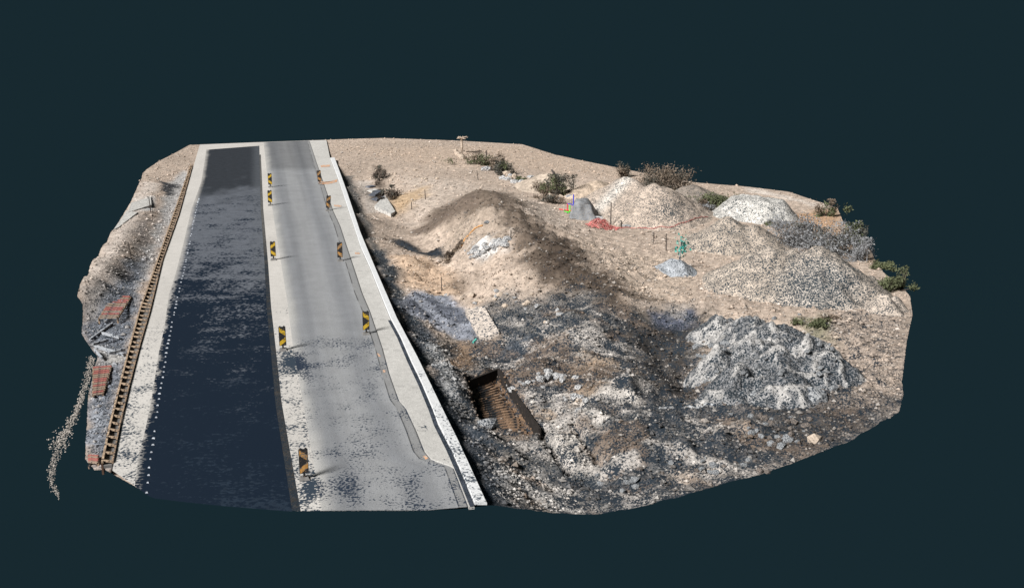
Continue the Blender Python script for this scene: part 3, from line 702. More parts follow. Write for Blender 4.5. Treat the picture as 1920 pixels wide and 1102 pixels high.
heap('gravel_heap', 'small tan heap behind the grey tarpaulin', 'gravel heap', [(1118,338,1.0,.5),(1095,345,.8,.45),(1145,345,1.0,.5)], M_pile, (.46,.37,.29), .28, GP, seed=5)
heap('gravel_heap', 'low tan heap with a dark plank on it beyond the scrub', 'gravel heap', [(1022,326,1.0,.45),(1045,336,.7,.4)], M_pile, (.43,.36,.295), .22, GP, seed=6)
heap('soil_heap', 'brown grey soil heap in front of the tall scrub', 'soil heap', [(1302,346,1.2,.5),(1285,350,1.0,.5)], M_pile, (.24,.205,.175), .36, None, seed=7)
heap('soil_heap', 'lumpy pale heap at the extreme right edge of the ground', 'soil heap', [(1660,548,.9,.95),(1684,556,.6,.95)], M_pile, (.50,.43,.37), .42, None, seed=8)
def exr(x, y, z, h, c, s):  # ridge crests painted paler, as if catching the sun
    t = ridged(x*1.25+fbm(x*.9,y*.9,3,130)*2.0, y*1.25+fbm(x*.9,y*.9,3,135)*2.0, 5, 121); k = sstep(.64, .80, t); c = c + (np.array((.46,.445,.43))-c)*(k*.8)[:,None]; return c, s - .18*k
heap('rubble_heap', 'broad craggy heap of grey broken rubble in front of the gravel heaps', 'rubble heap',
     [(1345,594,.85,.8),(1400,592,.85,.6),(1450,604,.9,.55),(1510,628,.95,.6),(1400,640,.9,.55),(1460,655,.95,.5),(1545,660,.9,.6),(1350,650,.9,.75),(1380,690,.8,.55),(1470,700,.8,.5)],
     M_rubble, (.21,.212,.22), .54, None, rough=.13, ridge=.25, seed=11, extra=exr, stepm=.09)

# ------------------------------------------------------------------ rocks
def rock_mesh(seed):
    import bmesh
    r = random.Random(seed); bm = bmesh.new(); bmesh.ops.create_icosphere(bm, subdivisions=1, radius=1)
    for vv in bm.verts: vv.co *= r.uniform(.7, 1.15); vv.co.z *= .72
    me = bpy.data.meshes.new('rock'); bm.to_mesh(me); bm.free(); return me
M_rw = mat('white_rock', (.54,.535,.53), .9, .3, 5, bump=.6, fleck=(.07,.08,.10), fleck_scale=5, fleck_amt=.47)
M_rt = mat('tan_rock', (.52,.43,.35), .9, .25, 5, bump=.5, fleck=(.08,.07,.06), fleck_scale=6, fleck_amt=.36)
M_rg = mat('grey_rock', (.33,.34,.35), .9, .3, 5, bump=.6, fleck=(.03,.04,.055), fleck_scale=7, fleck_amt=.47)
M_rd = mat('brown_rock', (.24,.20,.17), .9, .3, 5, bump=.6, fleck=(.03,.035,.045), fleck_scale=7, fleck_amt=.48)
ROCKS = {}
for nm, mm in (('w', M_rw), ('t', M_rt), ('g', M_rg), ('d', M_rd)):
    ROCKS[nm] = []
    for q in range(5):
        me = rock_mesh(q+ord(nm)); me.materials.append(mm); ROCKS[nm].append(me)
def rock(px, py, r, kind, label, group=None, flat=1., name='rock', rr=random):
    p = G(px, py); o = bpy.data.objects.new(name, rr.choice(ROCKS[kind])); C.objects.link(o)
    o.location = (p.x, p.y, p.z + r*.18); o.scale = (r*rr.uniform(.8,1.3), r*rr.uniform(.8,1.2), r*flat*rr.uniform(.7,1.1)); o.rotation_euler = (0, 0, rr.uniform(0, 6.28))
    tag(o, label, 'rock', group); return o
rr = random.Random(21)
def cluster(n, pts, spread, r0, r1, kind, label, group):
    for q in range(n):
        t = rr.random()*(len(pts)-1); i = int(t); a, b = pts[i], pts[i+1]; u = t-i
        kx = kind if isinstance(kind, str) and len(kind) == 1 else rr.choice(kind)
        rock(a[0]+(b[0]-a[0])*u+rr.gauss(0, spread), a[1]+(b[1]-a[1])*u+rr.gauss(0, spread*.45), rr.uniform(r0, r1), kx, None, group, rr=rr).__setitem__('label', label.replace('{}', {'w': 'white', 't': 'tan', 'g': 'grey', 'd': 'brown'}[kx]))
cluster(46, [(880,480),(910,468),(955,448)], 9, .10, .26, 'w', 'white broken stone on the near flank of the brown mound', 'white stones on the mound')
cluster(16, [(853,287),(880,300)], 6, .16, .36, 't', 'tan boulder at the foot of the lone bare tree', 'boulders under the bare tree')
cluster(34, [(935,325),(960,333),(1000,345),(1060,380)], 8, .14, .34, 'tw', '{} boulder in the row along the scrub line', 'boulders along the scrub')
cluster(30, [(965,735),(1010,715),(1050,705),(1090,765)], 14, .08, .24, 'w', 'white stone in the pale patch right of the dug pit', 'white stones beside the pit')
cluster(40, [(1350,775),(1420,790),(1480,800),(1440,830)], 26, .07, .22, 'gd', 'loose {} stone on the dark ground below the rubble heap', 'stones below the rubble')
cluster(34, [(1100,910),(1200,900),(1330,870),(1440,870)], 22, .06, .17, 'gd', '{} stone scattered along the near right edge of the ground', 'stones at the near edge')
cluster(34, [(1340,640),(1330,700),(1400,740),(1500,745),(1590,700)], 14, .12, .32, 'g', 'grey stone fallen round the foot of the rubble heap', 'stones round the rubble heap')
cluster(26, [(860,560),(950,560),(1060,590)], 18, .09, .2, 'tw', 'small {} stone on the slope below the brown mound', 'stones below the mound')
cluster(24, [(700,320),(760,330),(820,345)], 18, .09, .2, 't', 'small tan stone beside the far ditch', 'stones beside the ditch')
def heap_rock(px, py, r, label, group):
    p = GS(px, py); o = rock(px, py, r, 'g', label, group, rr=rr); o.location = (p.x, p.y, p.z+r*.15)
for q in range(44): heap_rock(rr.uniform(1315,1590), rr.uniform(590,720), rr.uniform(.06,.16), 'grey broken stone lying on the craggy rubble heap', 'stones on the rubble heap')
rock(1520,745,.62,'g','largest single grey boulder in front of the rubble heap')
rock(1525,827,.34,'t','lone pale stone on bare dark ground near the right edge')
rock(914,319,.55,'w','large flat white boulder beside the green scrub', flat=.7)
rock(979,346,.50,'w','white block beside the track below the scrub', flat=1.1)
rock(1068,371,.40,'w','white boulder beside the dark round bush', flat=1.)
rock(915,798,.5,'g','pale grey boulder on the near rim of the dug pit', flat=.8)
rock(1255,500,.30,'w','white stone just right of the grey cement heap', flat=.8)
rock(1176,425,.32,'w','small white stone beside the red tape', flat=.6)

# loose stones too many to count: one mass
N = 52000
ang = RNG.random(N*3); ii = RNG.integers(0, len(xv), N*3)
prob = .25 + .75*sstep(70, 35, yv[ii]); keep = (RNG.random(N*3) < prob) & (sdist(roadw, xv[ii], yv[ii]) > .35) & (sv[ii] < -.1); ii = ii[keep][:N]; N = len(ii)
r = np.exp(RNG.normal(-3.3, .5, N)).clip(.018, .15)
ctr = np.stack([xv[ii]+RNG.normal(0,.06,N), yv[ii]+RNG.normal(0,.06,N), zv[ii]+r*.25], 1)
octv = np.array([(1,0,0),(-1,0,0),(0,1,0),(0,-1,0),(0,0,1),(0,0,-1)], float)
octf = np.array([(0,2,4),(2,1,4),(1,3,4),(3,0,4),(2,0,5),(1,2,5),(3,1,5),(0,3,5)])
th = RNG.random(N)*6.28; ca, sa = np.cos(th), np.sin(th)
vv = octv[None]*RNG.uniform(.65,1.3,(N,6,1)); vx = vv[...,0]*ca[:,None]-vv[...,1]*sa[:,None]; vy = vv[...,0]*sa[:,None]+vv[...,1]*ca[:,None]
vs = np.stack([vx, vy, vv[...,2]*.7], -1)*r[:,None,None] + ctr[:,None]
fs = (octf[None] + (np.arange(N)*6)[:,None,None]).reshape(-1, 3)
o = meshobj('loose_stones', vs.reshape(-1,3), fs, M_ground); tag(o, 'loose stones and clods strewn over the bare ground', 'stones', kind='stuff')
sc_ = col[ii]*RNG.uniform(.65, 1.35, (N,1)); pl = RNG.random(N) < .25; sc_[pl] = sc_[pl]*.5 + np.array((.5,.47,.44))*.5*RNG.uniform(.5,1.1,(pl.sum(),1)); setattrs(o, np.repeat(sc_, 6, 0), np.full(N*6, .12))

# ------------------------------------------------------------------ scrub
M_lg = mat('leaf_green', (.105,.118,.062), .8, .5, 3); M_ld = mat('leaf_dark', (.085,.083,.07), .85, .5, 3)
M_lb = mat('leaf_brown', (.19,.15,.115), .9, .4, 3); M_lgr = mat('dry_grey_twigs', (.23,.235,.245), .9, .4, 4); M_tw = mat('twig_brown', (.10,.08,.065), .9, .4, 4)
def bush(px, py, wx, wy, h, m, label, n=900, leaf=.075, cat='bush', name='bush', twigs=16, twm=None, lean=0, seed=0, m2=None, group='scrub on the rubble banks', wisp=.25, pos=None):
    rr = np.random.default_rng(seed+300); p = G(px, py) if pos is None else Vector(pos)
    t = empty(name, p); tag(t, label, cat, group)
    # clumps
    n = int(n*1.7); nc = max(6, int(n/110)); cc = rr.normal(0, .40, (nc, 3)); cc[:,2] = np.abs(rr.normal(.40, .22, nc))
    q = rr.integers(0, nc, n); pt = cc[q] + rr.normal(0, .13, (n, 3)); 
    ws = rr.random(n) < wisp*.3; pt[ws] *= rr.uniform(1.0, 1.12, (ws.sum(), 1))
    pt[:,2] = np.clip(pt[:,2], .02, 1.0); pt = pt*np.array([wx, wy, h]); pt[:,0] += lean*pt[:,2]
    gz = T(p.x+pt[:,0], p.y+pt[:,1]) - p.z; pt[:,2] += np.clip(gz, -.5, .6)
    a = rr.normal(0, 1, (n, 3)); a /= np.linalg.norm(a, axis=1)[:,None]; b = np.cross(a, rr.normal(0,1,(n,3))); b /= np.linalg.norm(b, axis=1)[:,None]
    l = leaf*rr.uniform(.5, 1.4, (n,1)); wq = l*rr.uniform(.25,.55,(n,1))
    V = np.stack([pt-a*l, pt+b*wq, pt+a*l, pt-b*wq], 1).reshape(-1, 3); Fq = np.arange(n*4).reshape(n, 4)
    if m2 is None: meshobj('foliage', V, Fq, m, t)
    else:
        half = (q % 3 == 0); 
        for sel, mm in ((~half, m), (half, m2)):
            k = np.where(sel)[0]; VV = V.reshape(n,4,3)[k].reshape(-1,3); meshobj('foliage', VV, np.arange(len(k)*4).reshape(-1,4), mm, t)
    mb = MB()
    for i in range(twigs):
        c = cc[rr.integers(0, nc)]*np.array([wx, wy, h])*rr.uniform(.8, 1.25); base = np.array([rr.normal(0,.12*wx), rr.normal(0,.12*wy), 0.]); base[2] = float(np.clip(Tz(p.x+base[0], p.y+base[1])-p.z, -.5, .5)) - .03
        mid = (base+c)/2 + rr.normal(0, .08, 3)*h
        mb.tube([base, mid, c+rr.normal(0,.05,3)], [.022, .015, .007], 4)
    mb.build('stems', twm or M_tw, t)
    return t
bush(905,309,1.9,.9,.9,M_lg,'low green scrub behind the large flat white boulder',1200,seed=1,m2=M_lb)
bush(932,320,.9,.8,1.5,M_lb,'brown upright shrub between green scrub and boulders',700,seed=2,m2=M_ld,wisp=1)
bush(945,325,1.0,.8,1.1,M_ld,'dark dense shrub at the end of the green scrub',1000,seed=3,m2=M_lg)
bush(1050,368,1.1,.9,1.6,M_ld,'dark round bush left of the axis rods',1400,seed=4,m2=M_lg)
bush(1020,362,1.3,.9,.95,M_lb,'dry brown brush left of the dark round bush',900,seed=5,wisp=1)
bush(1035,382,1.2,.7,.55,M_lb,'low dry brush in front of the dark round bush',600,seed=6,m2=M_ld)
bush(975,341,.6,.5,.35,M_lg,'small green tuft above the white block',300,seed=7)
bush(1168,333,.9,.7,1.3,M_lb,'brown shrub on the skyline behind the tall gravel heap',700,seed=8,m2=M_ld)
bush(1250,360,2.1,1.4,2.0,M_lb,'tall grey brown scrub behind the right shoulder of the tall gravel heap',4200,seed=9,m2=M_ld)
bush(1340,388,2.0,1.2,1.15,M_lg,'bright green bush left of the white gravel heap',1300,seed=10)
bush(1315,395,1.1,.9,.7,M_lgr,'grey dry brush below the bright green bush',700,seed=11,m2=M_lb)
bush(1553,405,1.0,.8,1.2,M_lg,'green bush on the far right skyline corner',700,seed=12,m2=M_lb)
bush(1470,425,1.6,.8,.5,M_lb,'low brown weeds right of the white gravel heap',700,seed=13,m2=M_lgr)
bush(1505,462,2.1,1.2,2.0,M_lgr,'pale grey dead brush behind the largest gravel heap',3000,leaf=.07,seed=14,twm=M_lgr,twigs=40)
bush(1562,478,2.0,1.2,1.7,M_lgr,'grey tangled dead branches right of the pale dead brush',2600,leaf=.07,seed=15,twm=M_lgr,twigs=44,m2=M_ld)
bush(1612,490,1.3,1.0,1.3,M_lgr,'sparse grey twigs at the right margin above the green weeds',700,leaf=.06,seed=16,twm=M_lgr,twigs=36)
bush(1596,458,.9,.9,1.35,M_ld,'dark olive bush on the right margin above the grey branches',1100,seed=17,m2=M_lg,wisp=1)
bush(1438,422,.6,.4,.3,M_lg,'little green tuft below the white gravel heap',220,seed=18)
bush(1650,503,1.0,.7,.5,M_lg,'low green weeds on the right margin beside the gravel slope',700,seed=19)
bush(1668,548,1.0,.8,.8,M_lg,'green bush just above the lumpy heap at the right edge',1000,seed=20)
bush(1690,540,.5,.5,1.2,M_lg,'thin olive sprig standing on the extreme right edge',350,seed=21,wisp=1,leaf=.06)
bush(1535,607,1.1,.7,.35,M_lg,'low grass tuft between rubble heap and largest gravel heap',600,seed=22,m2=M_lb)
bush(728,371,.8,.9,.8,M_tw,'dark brown brush at the head of the concrete steps',700,seed=23,m2=M_ld)
bush(712,338,.45,1.9,.7,M_tw,'narrow dark brush in the far gully',600,seed=24,m2=M_ld)
bush(848,480,.9,.5,.5,M_lb,'brown brush at the bottom of the ditch beside the mound',500,seed=25,m2=M_tw)

# lone bare tree
p = G(866,291); t = empty('bare_tree', p); tag(t, 'lone bare pale tree with a small flat twiggy crown on the far skyline', 'tree')
MB().tube([(0,0,-.1),(.02,0,.7),(-.03,0,1.45)], [.14,.11,.09], 8).build('trunk', M_rt, t)
mb = MB(); rr2 = random.Random(8)
for q in range(46):
    a = rr2.uniform(0, 6.28); L_ = rr2.uniform(.15, .62); z = 1.4
    mb.tube([(-.03,0,z),(math.cos(a)*L_*.5, math.sin(a)*L_*.5, z+rr2.uniform(.05,.22)),(math.cos(a)*L_+.05, math.sin(a)*L_, z+rr2.uniform(.02,.25))], [.03,.022,.014], 4)
mb.build('crown', M_rt, t)

# ------------------------------------------------------------------ stakes
M_stk = mat('dark_stake', (.07,.06,.055), .9, .4, 6)
def stake(px, py, h, label, r=.03, tilt=(0,0), ragged=False):
    p = G(px, py); t = empty('stake', p); tag(t, label, 'stake', 'stakes standing about the site')
    MB().tube([(0,0,-.15),(tilt[0]*.5*h,tilt[1]*.5*h,h*.5),(tilt[0]*h,tilt[1]*h,h)], [r*1.15,r,r*.9], 6).build('shaft', M_stk, t)
    if ragged:
        mb = MB()
        for q in range(14):
            z = h*random.uniform(.25, 1); a = random.uniform(0, 6.28); mb.tube([(tilt[0]*z,tilt[1]*z,z),(tilt[0]*z+math.cos(a)*.13,tilt[1]*z+math.sin(a)*.13,z+random.uniform(-.05,.1))], [.02,.01], 4)
        mb.build('vine', M_tw, t)
    return t
stake(283,398,1.05,'thin dark stake in front of the white slab left of the road',tilt=(-.05,0))
stake(247,487,1.0,'ragged dark stake on the bank left of the road',tilt=(-.12,0),ragged=True)
stake(798,375,.75,'taller dark stake above the far ditch',tilt=(-.06,0))
stake(772,393,.55,'short dark stake left of the taller stake above the far ditch')
stake(829,545,.75,'thin stake in the tan hollow above the blue grey slope',r=.025,tilt=(-.06,0))
stake(1145,421,1.45,'tallest dark stake right behind the red netting',r=.035)
stake(1165,428,.5,'short crooked stake beside the red netting',ragged=True)
stake(1249,470,1.0,'ragged stake left of the teal bag',ragged=True,tilt=(-.03,0))
stake(1225,457,.7,'faint ragged stake between red tape and teal bag',r=.02,ragged=True)
stake(899,302,.9,'left of two vine covered stakes rising from the green scrub',ragged=True)
stake(912,304,1.0,'right of two vine covered stakes rising from the green scrub',ragged=True,r=.05)
stake(897,338,.75,'crooked blue grey stake standing alone on the far track',tilt=(-.15,0))
stake(958,450,.55,'short dark stake beside the white stones on the mound')

# ------------------------------------------------------------------ slabs, pits, sheets
M_slab = mat('slab_concrete', (.50,.49,.47), .9, .2, 4, bump=.3, fleck=(.08,.08,.09), fleck_scale=8, fleck_amt=.36)
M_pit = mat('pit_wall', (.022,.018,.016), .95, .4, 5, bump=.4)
def slabpoly(name, pts, z, th, m, label, cat, zs=None):
    zs = zs or [z]*len(pts)
    gp = [G(a, b) for a, b in pts]; c_ = np.mean([[q.x, q.y, 1] for q in gp], 0); A3 = np.array([[q.x, q.y, 1] for q in gp]); zz = np.array([q.z for q in gp])
    k3 = np.linalg.lstsq(A3, zz, rcond=None)[0]; us_ = np.random.default_rng(1).dirichlet(np.ones(len(gp)), 60) @ A3
    up_ = min(.25, max(0, float(np.quantile(T(us_[:,0], us_[:,1]) - us_ @ k3, .9))))+.05
    v = np.array([P(a, b, float(A3[i] @ k3)+up_) for i, (a, b) in enumerate(pts)]); zs = list(v[:,2]); c = v.mean(0); c[2] = min(zs)-th
    n = len(v); top = v-c; bot = top.copy(); bot[:,2] -= th
    o = meshobj(name, np.concatenate([top, bot]), [tuple(range(n))[::-1], tuple(range(n, 2*n))]+[(i, (i+1)%n, (i+1)%n+n, i+n) for i in range(n)], m, loc=c)
    return tag(o, label, cat)
slabpoly('concrete_slab', [(697,395),(721,364),(741,393),(738,401)][0:0] or [(702,386),(722,365),(741,396),(733,401)], -1.32, .3, M_slab, 'pale concrete slab at the bottom of the concrete steps in the far ditch', 'slab')
M_stepd = mat('blue_grey_step', (.085,.095,.12), .9, .3, 5, fleck=(.3,.31,.33), fleck_scale=5, fleck_amt=.38)
st = empty('concrete_steps', P(690,360,-1.35)); tag(st, 'dark blue grey concrete steps leading down to the pale slab', 'steps')
for q in range(4):
    a = G(689+q*4, 352+q*8); b = G(701+q*5, 350+q*7); a.z = b.z = max(a.z, b.z)+.02
    MB().bar(a-st.location, b-st.location, .5, .16).build('step', M_slab if q == 1 else M_stepd, st)
slabpoly('concrete_slab', [(872,580),(908,574),(936,622),(900,634)], -1.05, .35, mat('speckled_slab', (.50,.44,.39), .95, .25, 4, bump=.5, fleck=(.05,.06,.075), fleck_scale=9, fleck_amt=.44), 'speckled pale slab at the right end of the blue grey slope', 'slab', zs=[-1.0,-.95,-1.5,-1.7])
slabpoly('concrete_slab', [(246,380),(283,369),(284,384),(240,398)], .42, .3, M_slab, 'white concrete slab on the bank left of the road', 'slab')
slabpoly('concrete_slab', [(213,430),(238,395),(258,398),(222,426)], .5, .3, M_slab, 'pale sloping slab edge at the far left brink', 'slab', zs=[.35,.55,.5,.4])
# pit walls
pw = empty('dug_pit', P(945,760,PITF)); tag(pw, 'rectangular dug pit with dark earth walls and ribbed floor below the road', 'pit')
pr = P([877,934,1012,985], [712,690,803,808], PITR)
O_ = Vector(pw.location)
for (a, b), zt in (((0,1),PITR-.02),((1,2),PITR)):
    A_ = Vector((pr[a,0], pr[a,1], (PITF+zt)/2)); B_ = Vector((pr[b,0], pr[b,1], (PITF+zt)/2))
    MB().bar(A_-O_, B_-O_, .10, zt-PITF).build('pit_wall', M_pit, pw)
rr3 = random.Random(4); M_rib = mat('pit_floor_rib', (.20,.13,.085), .95, .45, 8, bump=.4, fleck=(.02,.022,.025), fleck_scale=6, fleck_amt=.5)
c00, c10, c11, c01 = [Vector((p_[0], p_[1], PITF)) for p_ in pr[:4]]
c01 = Vector((*P(900,800,PITR)[:2], PITF))
src = None
for q in range(24):
    u = (q+.5)/24
    a = c00.lerp(c01, u); b = c10.lerp(c11, u); a2 = a.lerp(b, rr3.uniform(.08,.2)); b2 = a.lerp(b, rr3.uniform(.78,.92)); d = b2-a2
    if src is None: oo = MB().box((0,0,0), (1,.09,.10)).build('floor_rib', M_rib, pw); src = oo
    else: oo = linkcopy(src, pw)
    oo.location = (a2+b2)/2 - O_ + Vector((0,0,.06)); oo.scale = (d.length, 1, 1); oo.rotation_euler = (rr3.uniform(-.2,.2), 0, math.atan2(d.y, d.x))
# buried pipe
def ground_tube(name, pts, r, m, label, cat, lift=.0, n=40, sides=6):
    pp = [GS(a, b) for a, b in pts]; q = []
    for i in range(n):
        t_ = i/(n-1)*(len(pp)-1); k_ = min(int(t_), len(pp)-2); x = pp[k_].lerp(pp[k_+1], t_-k_); q.append(Vector((x.x, x.y, S(x.x, x.y)+r*.7+lift)))
    base = q[0].copy(); o = MB().tube([a-base for a in q], r, sides).build(name, m); o.location = base; return tag(o, label, cat)
ground_tube('pipe', [(1236,766),(1290,763),(1342,762)], .06, M_rg, 'thin grey pipe lying across the dark ground left of the rubble', 'pipe')
ground_tube('hose', [(905,424),(886,434),(873,448),(864,466)], .05, mat('orange_hose', (.50,.27,.11), .7, .3, 6), 'faded orange hose curving down the flank of the mound', 'hose')
M_red = mat('red_plastic', (.50,.15,.14), .6, .3, 12, fleck=(.35,.22,.18), fleck_scale=14, fleck_amt=.42)
ground_tube('barrier_tape', [(1150,427),(1180,428),(1225,431),(1260,427),(1290,417),(1328,408)], .022, M_red, 'red barrier tape trailing along the foot of the gravel heaps', 'tape', lift=.03, n=60, sides=4)
ground_tube('plank', [(1035,322),(1050,336)], .09, M_stk, 'dark plank leaning on the low tan heap beyond the scrub', 'plank', lift=.05, n=4, sides=4)
ground_tube('branch', [(874,286),(890,286),(903,285)], .05, M_tw, 'fallen thin branch beside the bare tree', 'branch', lift=.05, n=6)
# red netting bundle
def net():
    p = G(1130,426); t = empty('safety_netting', p); tag(t, 'crumpled red plastic safety netting at the foot of the tall stake', 'netting')
    def hz(x, y): return .02 + .62*max(0, 1-abs(x+.25)/1.0)*max(0, 1-abs(y)/.55) + .06*math.sin(x*9+y*7)
    for ax in (0, 1):
        mb = MB()
        for i in range(17 if ax else 26):
            ln = []
            for j in range(14):
                if ax: x = -1.1+2.2*j/13; y = -.5+1.0*i/16
                else: x = -1.1+2.2*i/25; y = -.5+1.0*j/13
                w_ = 1-.6*abs(y); ln.append((x*w_+.08*math.sin(y*11+i), y, hz(x, y)+Tz(p.x+x, p.y+y)-p.z))
            mb.tube(ln, .017, 4)
        mb.build('net_strand', M_red, t)
net()
M_red2 = mat('red_rag', (.50,.10,.10), .8, .3, 8)
rock(914,418,.22,'g','small dark stone with a red rag on the mound')
p = G(915,416); heap_o = MB().add([(-.2,-.07,.0),(.2,-.03,.02),(.22,.12,.06),(-.14,.15,.07),(0,.03,.17)], [(0,1,4),(1,2,4),(2,3,4),(3,0,4),(3,2,1,0)]).build('red_rag', M_red2); heap_o.location = (p.x, p.y+.2, p.z+.06); tag(heap_o, 'small red rag on the crest of the mound', 'rag')

# grey tarpaulin over a block
def tarp():
    p = G(1097,408); M_tp = mat('grey_tarp', (.19,.20,.215), .8, .35, 3, bump=.8, bscale=4, fleck=(.26,.25,.24), fleck_scale=16, fleck_amt=.43)
    t = empty('tarpaulin_stack', p, math.radians(-8)); tag(t, 'dark grey tarpaulin draped over a boxy stack beside the axis rods', 'tarpaulin')
    n = 26; V = []; 
    for j in range(n):
        for i in range(n):
            x = -1.05+2.1*i/(n-1); y = -1.0+2.0*j/(n-1)
            e = min(1-abs(x)/1.05, 1-abs(y)/1.0); z = 1.12*sstep(0, .42, np.array(e)) * (1-.16*(x+.2)**2) + .22*vn(x*3, y*3, 3) - .25*float(sstep(.2, 1, np.array(x)))*1.0
            V.append((x*(1-.22*float(z))-.12*float(z)+.05*math.sin(y*5+z*3), y+.05*math.sin(x*7), float(z)-.05))
    I = np.arange(n*n).reshape(n, n); ff = np.stack([I[:-1,:-1], I[:-1,1:], I[1:,1:], I[1:,:-1]], -1).reshape(-1, 4)
    meshobj('tarp_cover', V, ff, M_tp, t, smooth=True)
    cv = C.objects[-1] if False else t
    MB().tube([(-1.0,-.55,.15),(-.5,-.62,1.05),(.4,-.6,1.08),(1.0,-.5,.1)], .02, 5).build('lashing_rope', M_stk, t)
    bl = MB().box((.95,-.9,.1),(.5,.35,.35)).build('pale_block', M_rw, t)
tarp()

# cement heap with teal bag on a post
def cement():
    o = heap('cement_heap', 'small grey cement heap under the teal bag', 'cement heap', [(1262,489,.55,.62),(1274,489,.6,.62)], M_pile, (.36,.38,.41), .40, None, seed=30, stepm=.08)
    p = P(1274,489,.55); t = empty('bag_post', (p[0], p[1], Tz(p[0], p[1])+.5)); tag(t, 'post with a torn teal plastic bag standing on the cement heap', 'post')
    MB().tube([(0,0,-.2),(.02,0,.5),(.08,0,1.1)], [.05,.04,.03], 6).build('post', M_rg, t)
    M_teal = mat('teal_bag', (.06,.34,.29), .6, .4, 5); r3 = np.random.default_rng(12)
    n = 110; pt = r3.normal(0, 1, (n,3))*np.array((.17,.12,.26)) + np.array((.10,0,.80)); a = r3.normal(0,1,(n,3)); b = r3.normal(0,1,(n,3)); a /= np.linalg.norm(a,axis=1)[:,None]; b /= np.linalg.norm(b,axis=1)[:,None]
    V = np.stack([pt-a*.08, pt+b*.07, pt+a*.08, pt-b*.07], 1).reshape(-1,3)
    tag(meshobj('torn_bag', V, np.arange(n*4).reshape(n,4), M_teal, t), kind='stuff')
cement()
o = ground_tube('sheet_scrap', [(887,643),(893,637)], .05, mat('teal_scrap', (.10,.45,.38), .6, .3), 'tiny teal scrap at the foot of the blue grey slope', 'scrap', n=3)

# ------------------------------------------------------------------ left bank: red slatted gratings and steel angles
M_slat = mat('tan_slat', (.30,.225,.17), .85, .35, 9, fleck=(.05,.05,.06), fleck_scale=9, fleck_amt=.42)
M_slr = mat('red_slat', (.36,.13,.11), .8, .3, 9, fleck=(.07,.05,.06), fleck_scale=9, fleck_amt=.42)
def grating(cn, z, nsl, label):
    z = sum(G(a, b).z for a, b in cn)/4+.15; c = [Vector(P(a, b, z)) for a, b in cn]; ctr = sum(c, Vector())/4; zb = Tz(ctr.x, ctr.y)
    t = empty('slatted_panel', (ctr.x, ctr.y, zb)); tag(t, label, 'slatted panel', 'slatted panels on the left bank'); O = Vector(t.location)
    for i in (0, 1):
        a, b = (c[0], c[3]) if i == 0 else (c[1], c[2])
        MB().bar(a.lerp(b,.02)-O-Vector((0,0,.06)), a.lerp(b,.98)-O-Vector((0,0,.06)), .06, .08).build('bearer', M_tim2, t)
        for u in (.05, .95):
            q = a.lerp(b, u); gz = Tz(q.x, q.y)
            MB().box(Vector((q.x, q.y, (q.z-.1+gz-.1)/2))-O, (.07,.07,max(.1, q.z-.1-gz+.1))).build('leg', M_tim2, t)
    src = {}
    for k_ in range(nsl):
        u = (k_+.5)/nsl; a = c[0].lerp(c[3], u); b = c[1].lerp(c[2], u); d = b-a; key = 'r' if k_ % 3 == 0 or (k_ % 5 == 2) else 't'
        if key not in src: oo = MB().box((0,0,0), (1,.11,.04)).build('slat', M_slr if key == 'r' else M_slat, t); src[key] = oo
        else: oo = linkcopy(src[key], t)
        oo.location = (a+b)/2-O; oo.scale = (d.length*random.uniform(.92,1.06), 1, 1); oo.rotation_euler = (0, 0, math.atan2(d.y, d.x)+random.uniform(-.03,.03))
grating([(211,554),(246,554),(219,597),(184,598)], -.62, 12, 'far slatted panel of red and tan slats left of the kerb formwork')
grating([(175,687),(209,684),(192,739),(174,742)], -.75, 14, 'red and tan slatted panel by the steel angles on the left bank')
grating([(166,852),(184,853),(184,869),(167,866)], -.85, 5, 'smallest slatted panel at the near end of the kerb formwork')
M_stl = mat('galvanised_steel', (.40,.42,.45), .55, .3, 5, fleck=(.05,.06,.08), fleck_scale=6, fleck_amt=.42)
for q, (a, b, lb) in enumerate([((169,640),(212,609),'long steel angle nearest the far slatted panel'),((179,654),(232,669),'broad white steel angle nearest the near slatted panel'),((175,651),(204,643),'short steel angle above the broad white one'),((192,631),(224,639),'steel angle crossing the long one on the left bank'),((178,664),(192,679),'short steel angle beside the near slatted panel'),((205,672),(236,664),'steel angle lying against the kerb formwork')]):
    A_, B_ = G(*a), G(*b); A_.z += .12+.03*q; B_.z += .12+.03*q
    # steel angles lie across one another on the bank
    base = A_.copy(); m = MB(); wd_ = .13 if q == 1 else .07; m.bar(A_-base, B_-base, wd_, .03); m.bar(A_-base+Vector((0,0,-.06)), B_-base+Vector((0,0,-.06)), .03, .1)
    o = m.build('steel_angle', M_stl); o.location = base; tag(o, lb, 'steel angle', 'steel angles on the left bank')

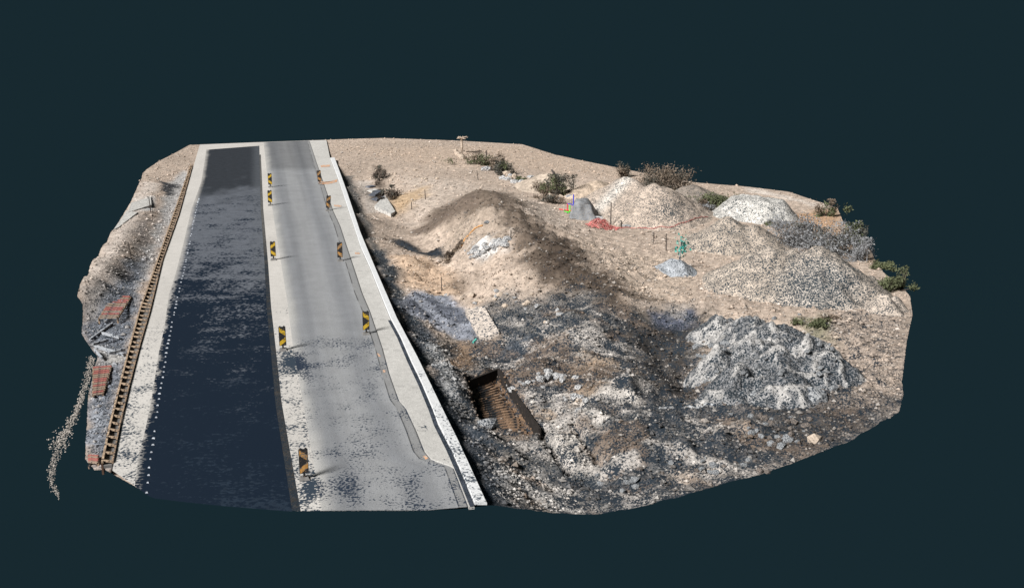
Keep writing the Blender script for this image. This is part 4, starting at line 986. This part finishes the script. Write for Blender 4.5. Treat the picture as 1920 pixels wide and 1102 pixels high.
# ------------------------------------------------------------------ strip of crumbled earth hanging off the near left corner
def crumbs():
    line_ = np.array([(172,672,5),(166,700,7),(158,730,6),(150,755,4),(143,775,5),(134,790,7),(122,810,10),(113,825,13),(112,838,12),(103,860,6),(97,885,5),(97,905,4),(110,930,1)], float)
    V = []; Cc = []; n = 1500
    t_ = RNG.random(n)**1.25*(len(line_)-1.001); i = t_.astype(int); u = (t_-i)[:,None]; L_ = line_[i]*(1-u)+line_[i+1]*u
    px = L_[:,0] + RNG.normal(0, 1, n)*L_[:,2]*.65; py = L_[:,1]+RNG.normal(0, 4, n)
    c = P(px, py, -1.4+RNG.normal(0,.08,n)); r_ = RNG.uniform(.014,.034,n)*np.where(t_ > 8, .75, 1)
    vs = octv[None]*RNG.uniform(.7,1.3,(n,6,1))*r_[:,None,None] + c[:,None]
    o = meshobj('crumbled_earth', vs.reshape(-1,3), (octf[None]+(np.arange(n)*6)[:,None,None]).reshape(-1,3), M_ground)
    setattrs(o, np.repeat(np.array([[.48,.44,.40]])*RNG.uniform(.6,1.2,(n,1)), 6, 0), np.full(n*6,.1)); tag(o, 'crumbled tan earth trailing off the near left edge', 'earth', kind='stuff')
crumbs()

# ------------------------------------------------------------------ coloured axis rods beside the tarpaulin
def axes():
    p = G(1075,398); t = empty('axis_marker', p); tag(t, 'small red, green and blue axis rods beside the grey tarpaulin', 'axis marker')
    cols = {'r': mat('red_rod', (.75,.06,.06), .5, .05), 'g': mat('green_rod', (.10,.75,.06), .5, .05), 'b': mat('blue_rod', (.05,.06,.55), .5, .05)}
    o0 = Vector((0,0,.08)); r_ = .04
    up = o0+Vector((0,0,1.12)); rx = o0+Vector((-.95,.05,.12)); gy_ = o0+Vector((-.55,-.75,0))
    MB().tube([o0, up], r_, 6).build('blue_rod', cols['b'], t)
    MB().tube([o0, rx], r_, 6).build('red_rod', cols['r'], t)
    MB().tube([o0, gy_], r_, 6).build('green_rod', cols['g'], t)
    MB().tube([o0+Vector((0,0,.42)), o0+Vector((-.40,.02,.5))], r_*.8, 6).build('blue_arm', cols['b'], t)
    MB().tube([o0+Vector((-.40,.02,.05)), o0+Vector((-.40,.02,.5))], r_*.8, 6).build('red_arm', cols['r'], t)
    MB().tube([o0+Vector((-.25,-.34,0)), o0+Vector((-.25,-.34,.46))], r_*.8, 6).build('green_arm', cols['g'], t)
    MB().tube([o0+Vector((-.25,-.34,0)), o0+Vector((-.62,-.30,.04))], r_*.8, 6).build('green_arm', cols['g'], t)
axes()
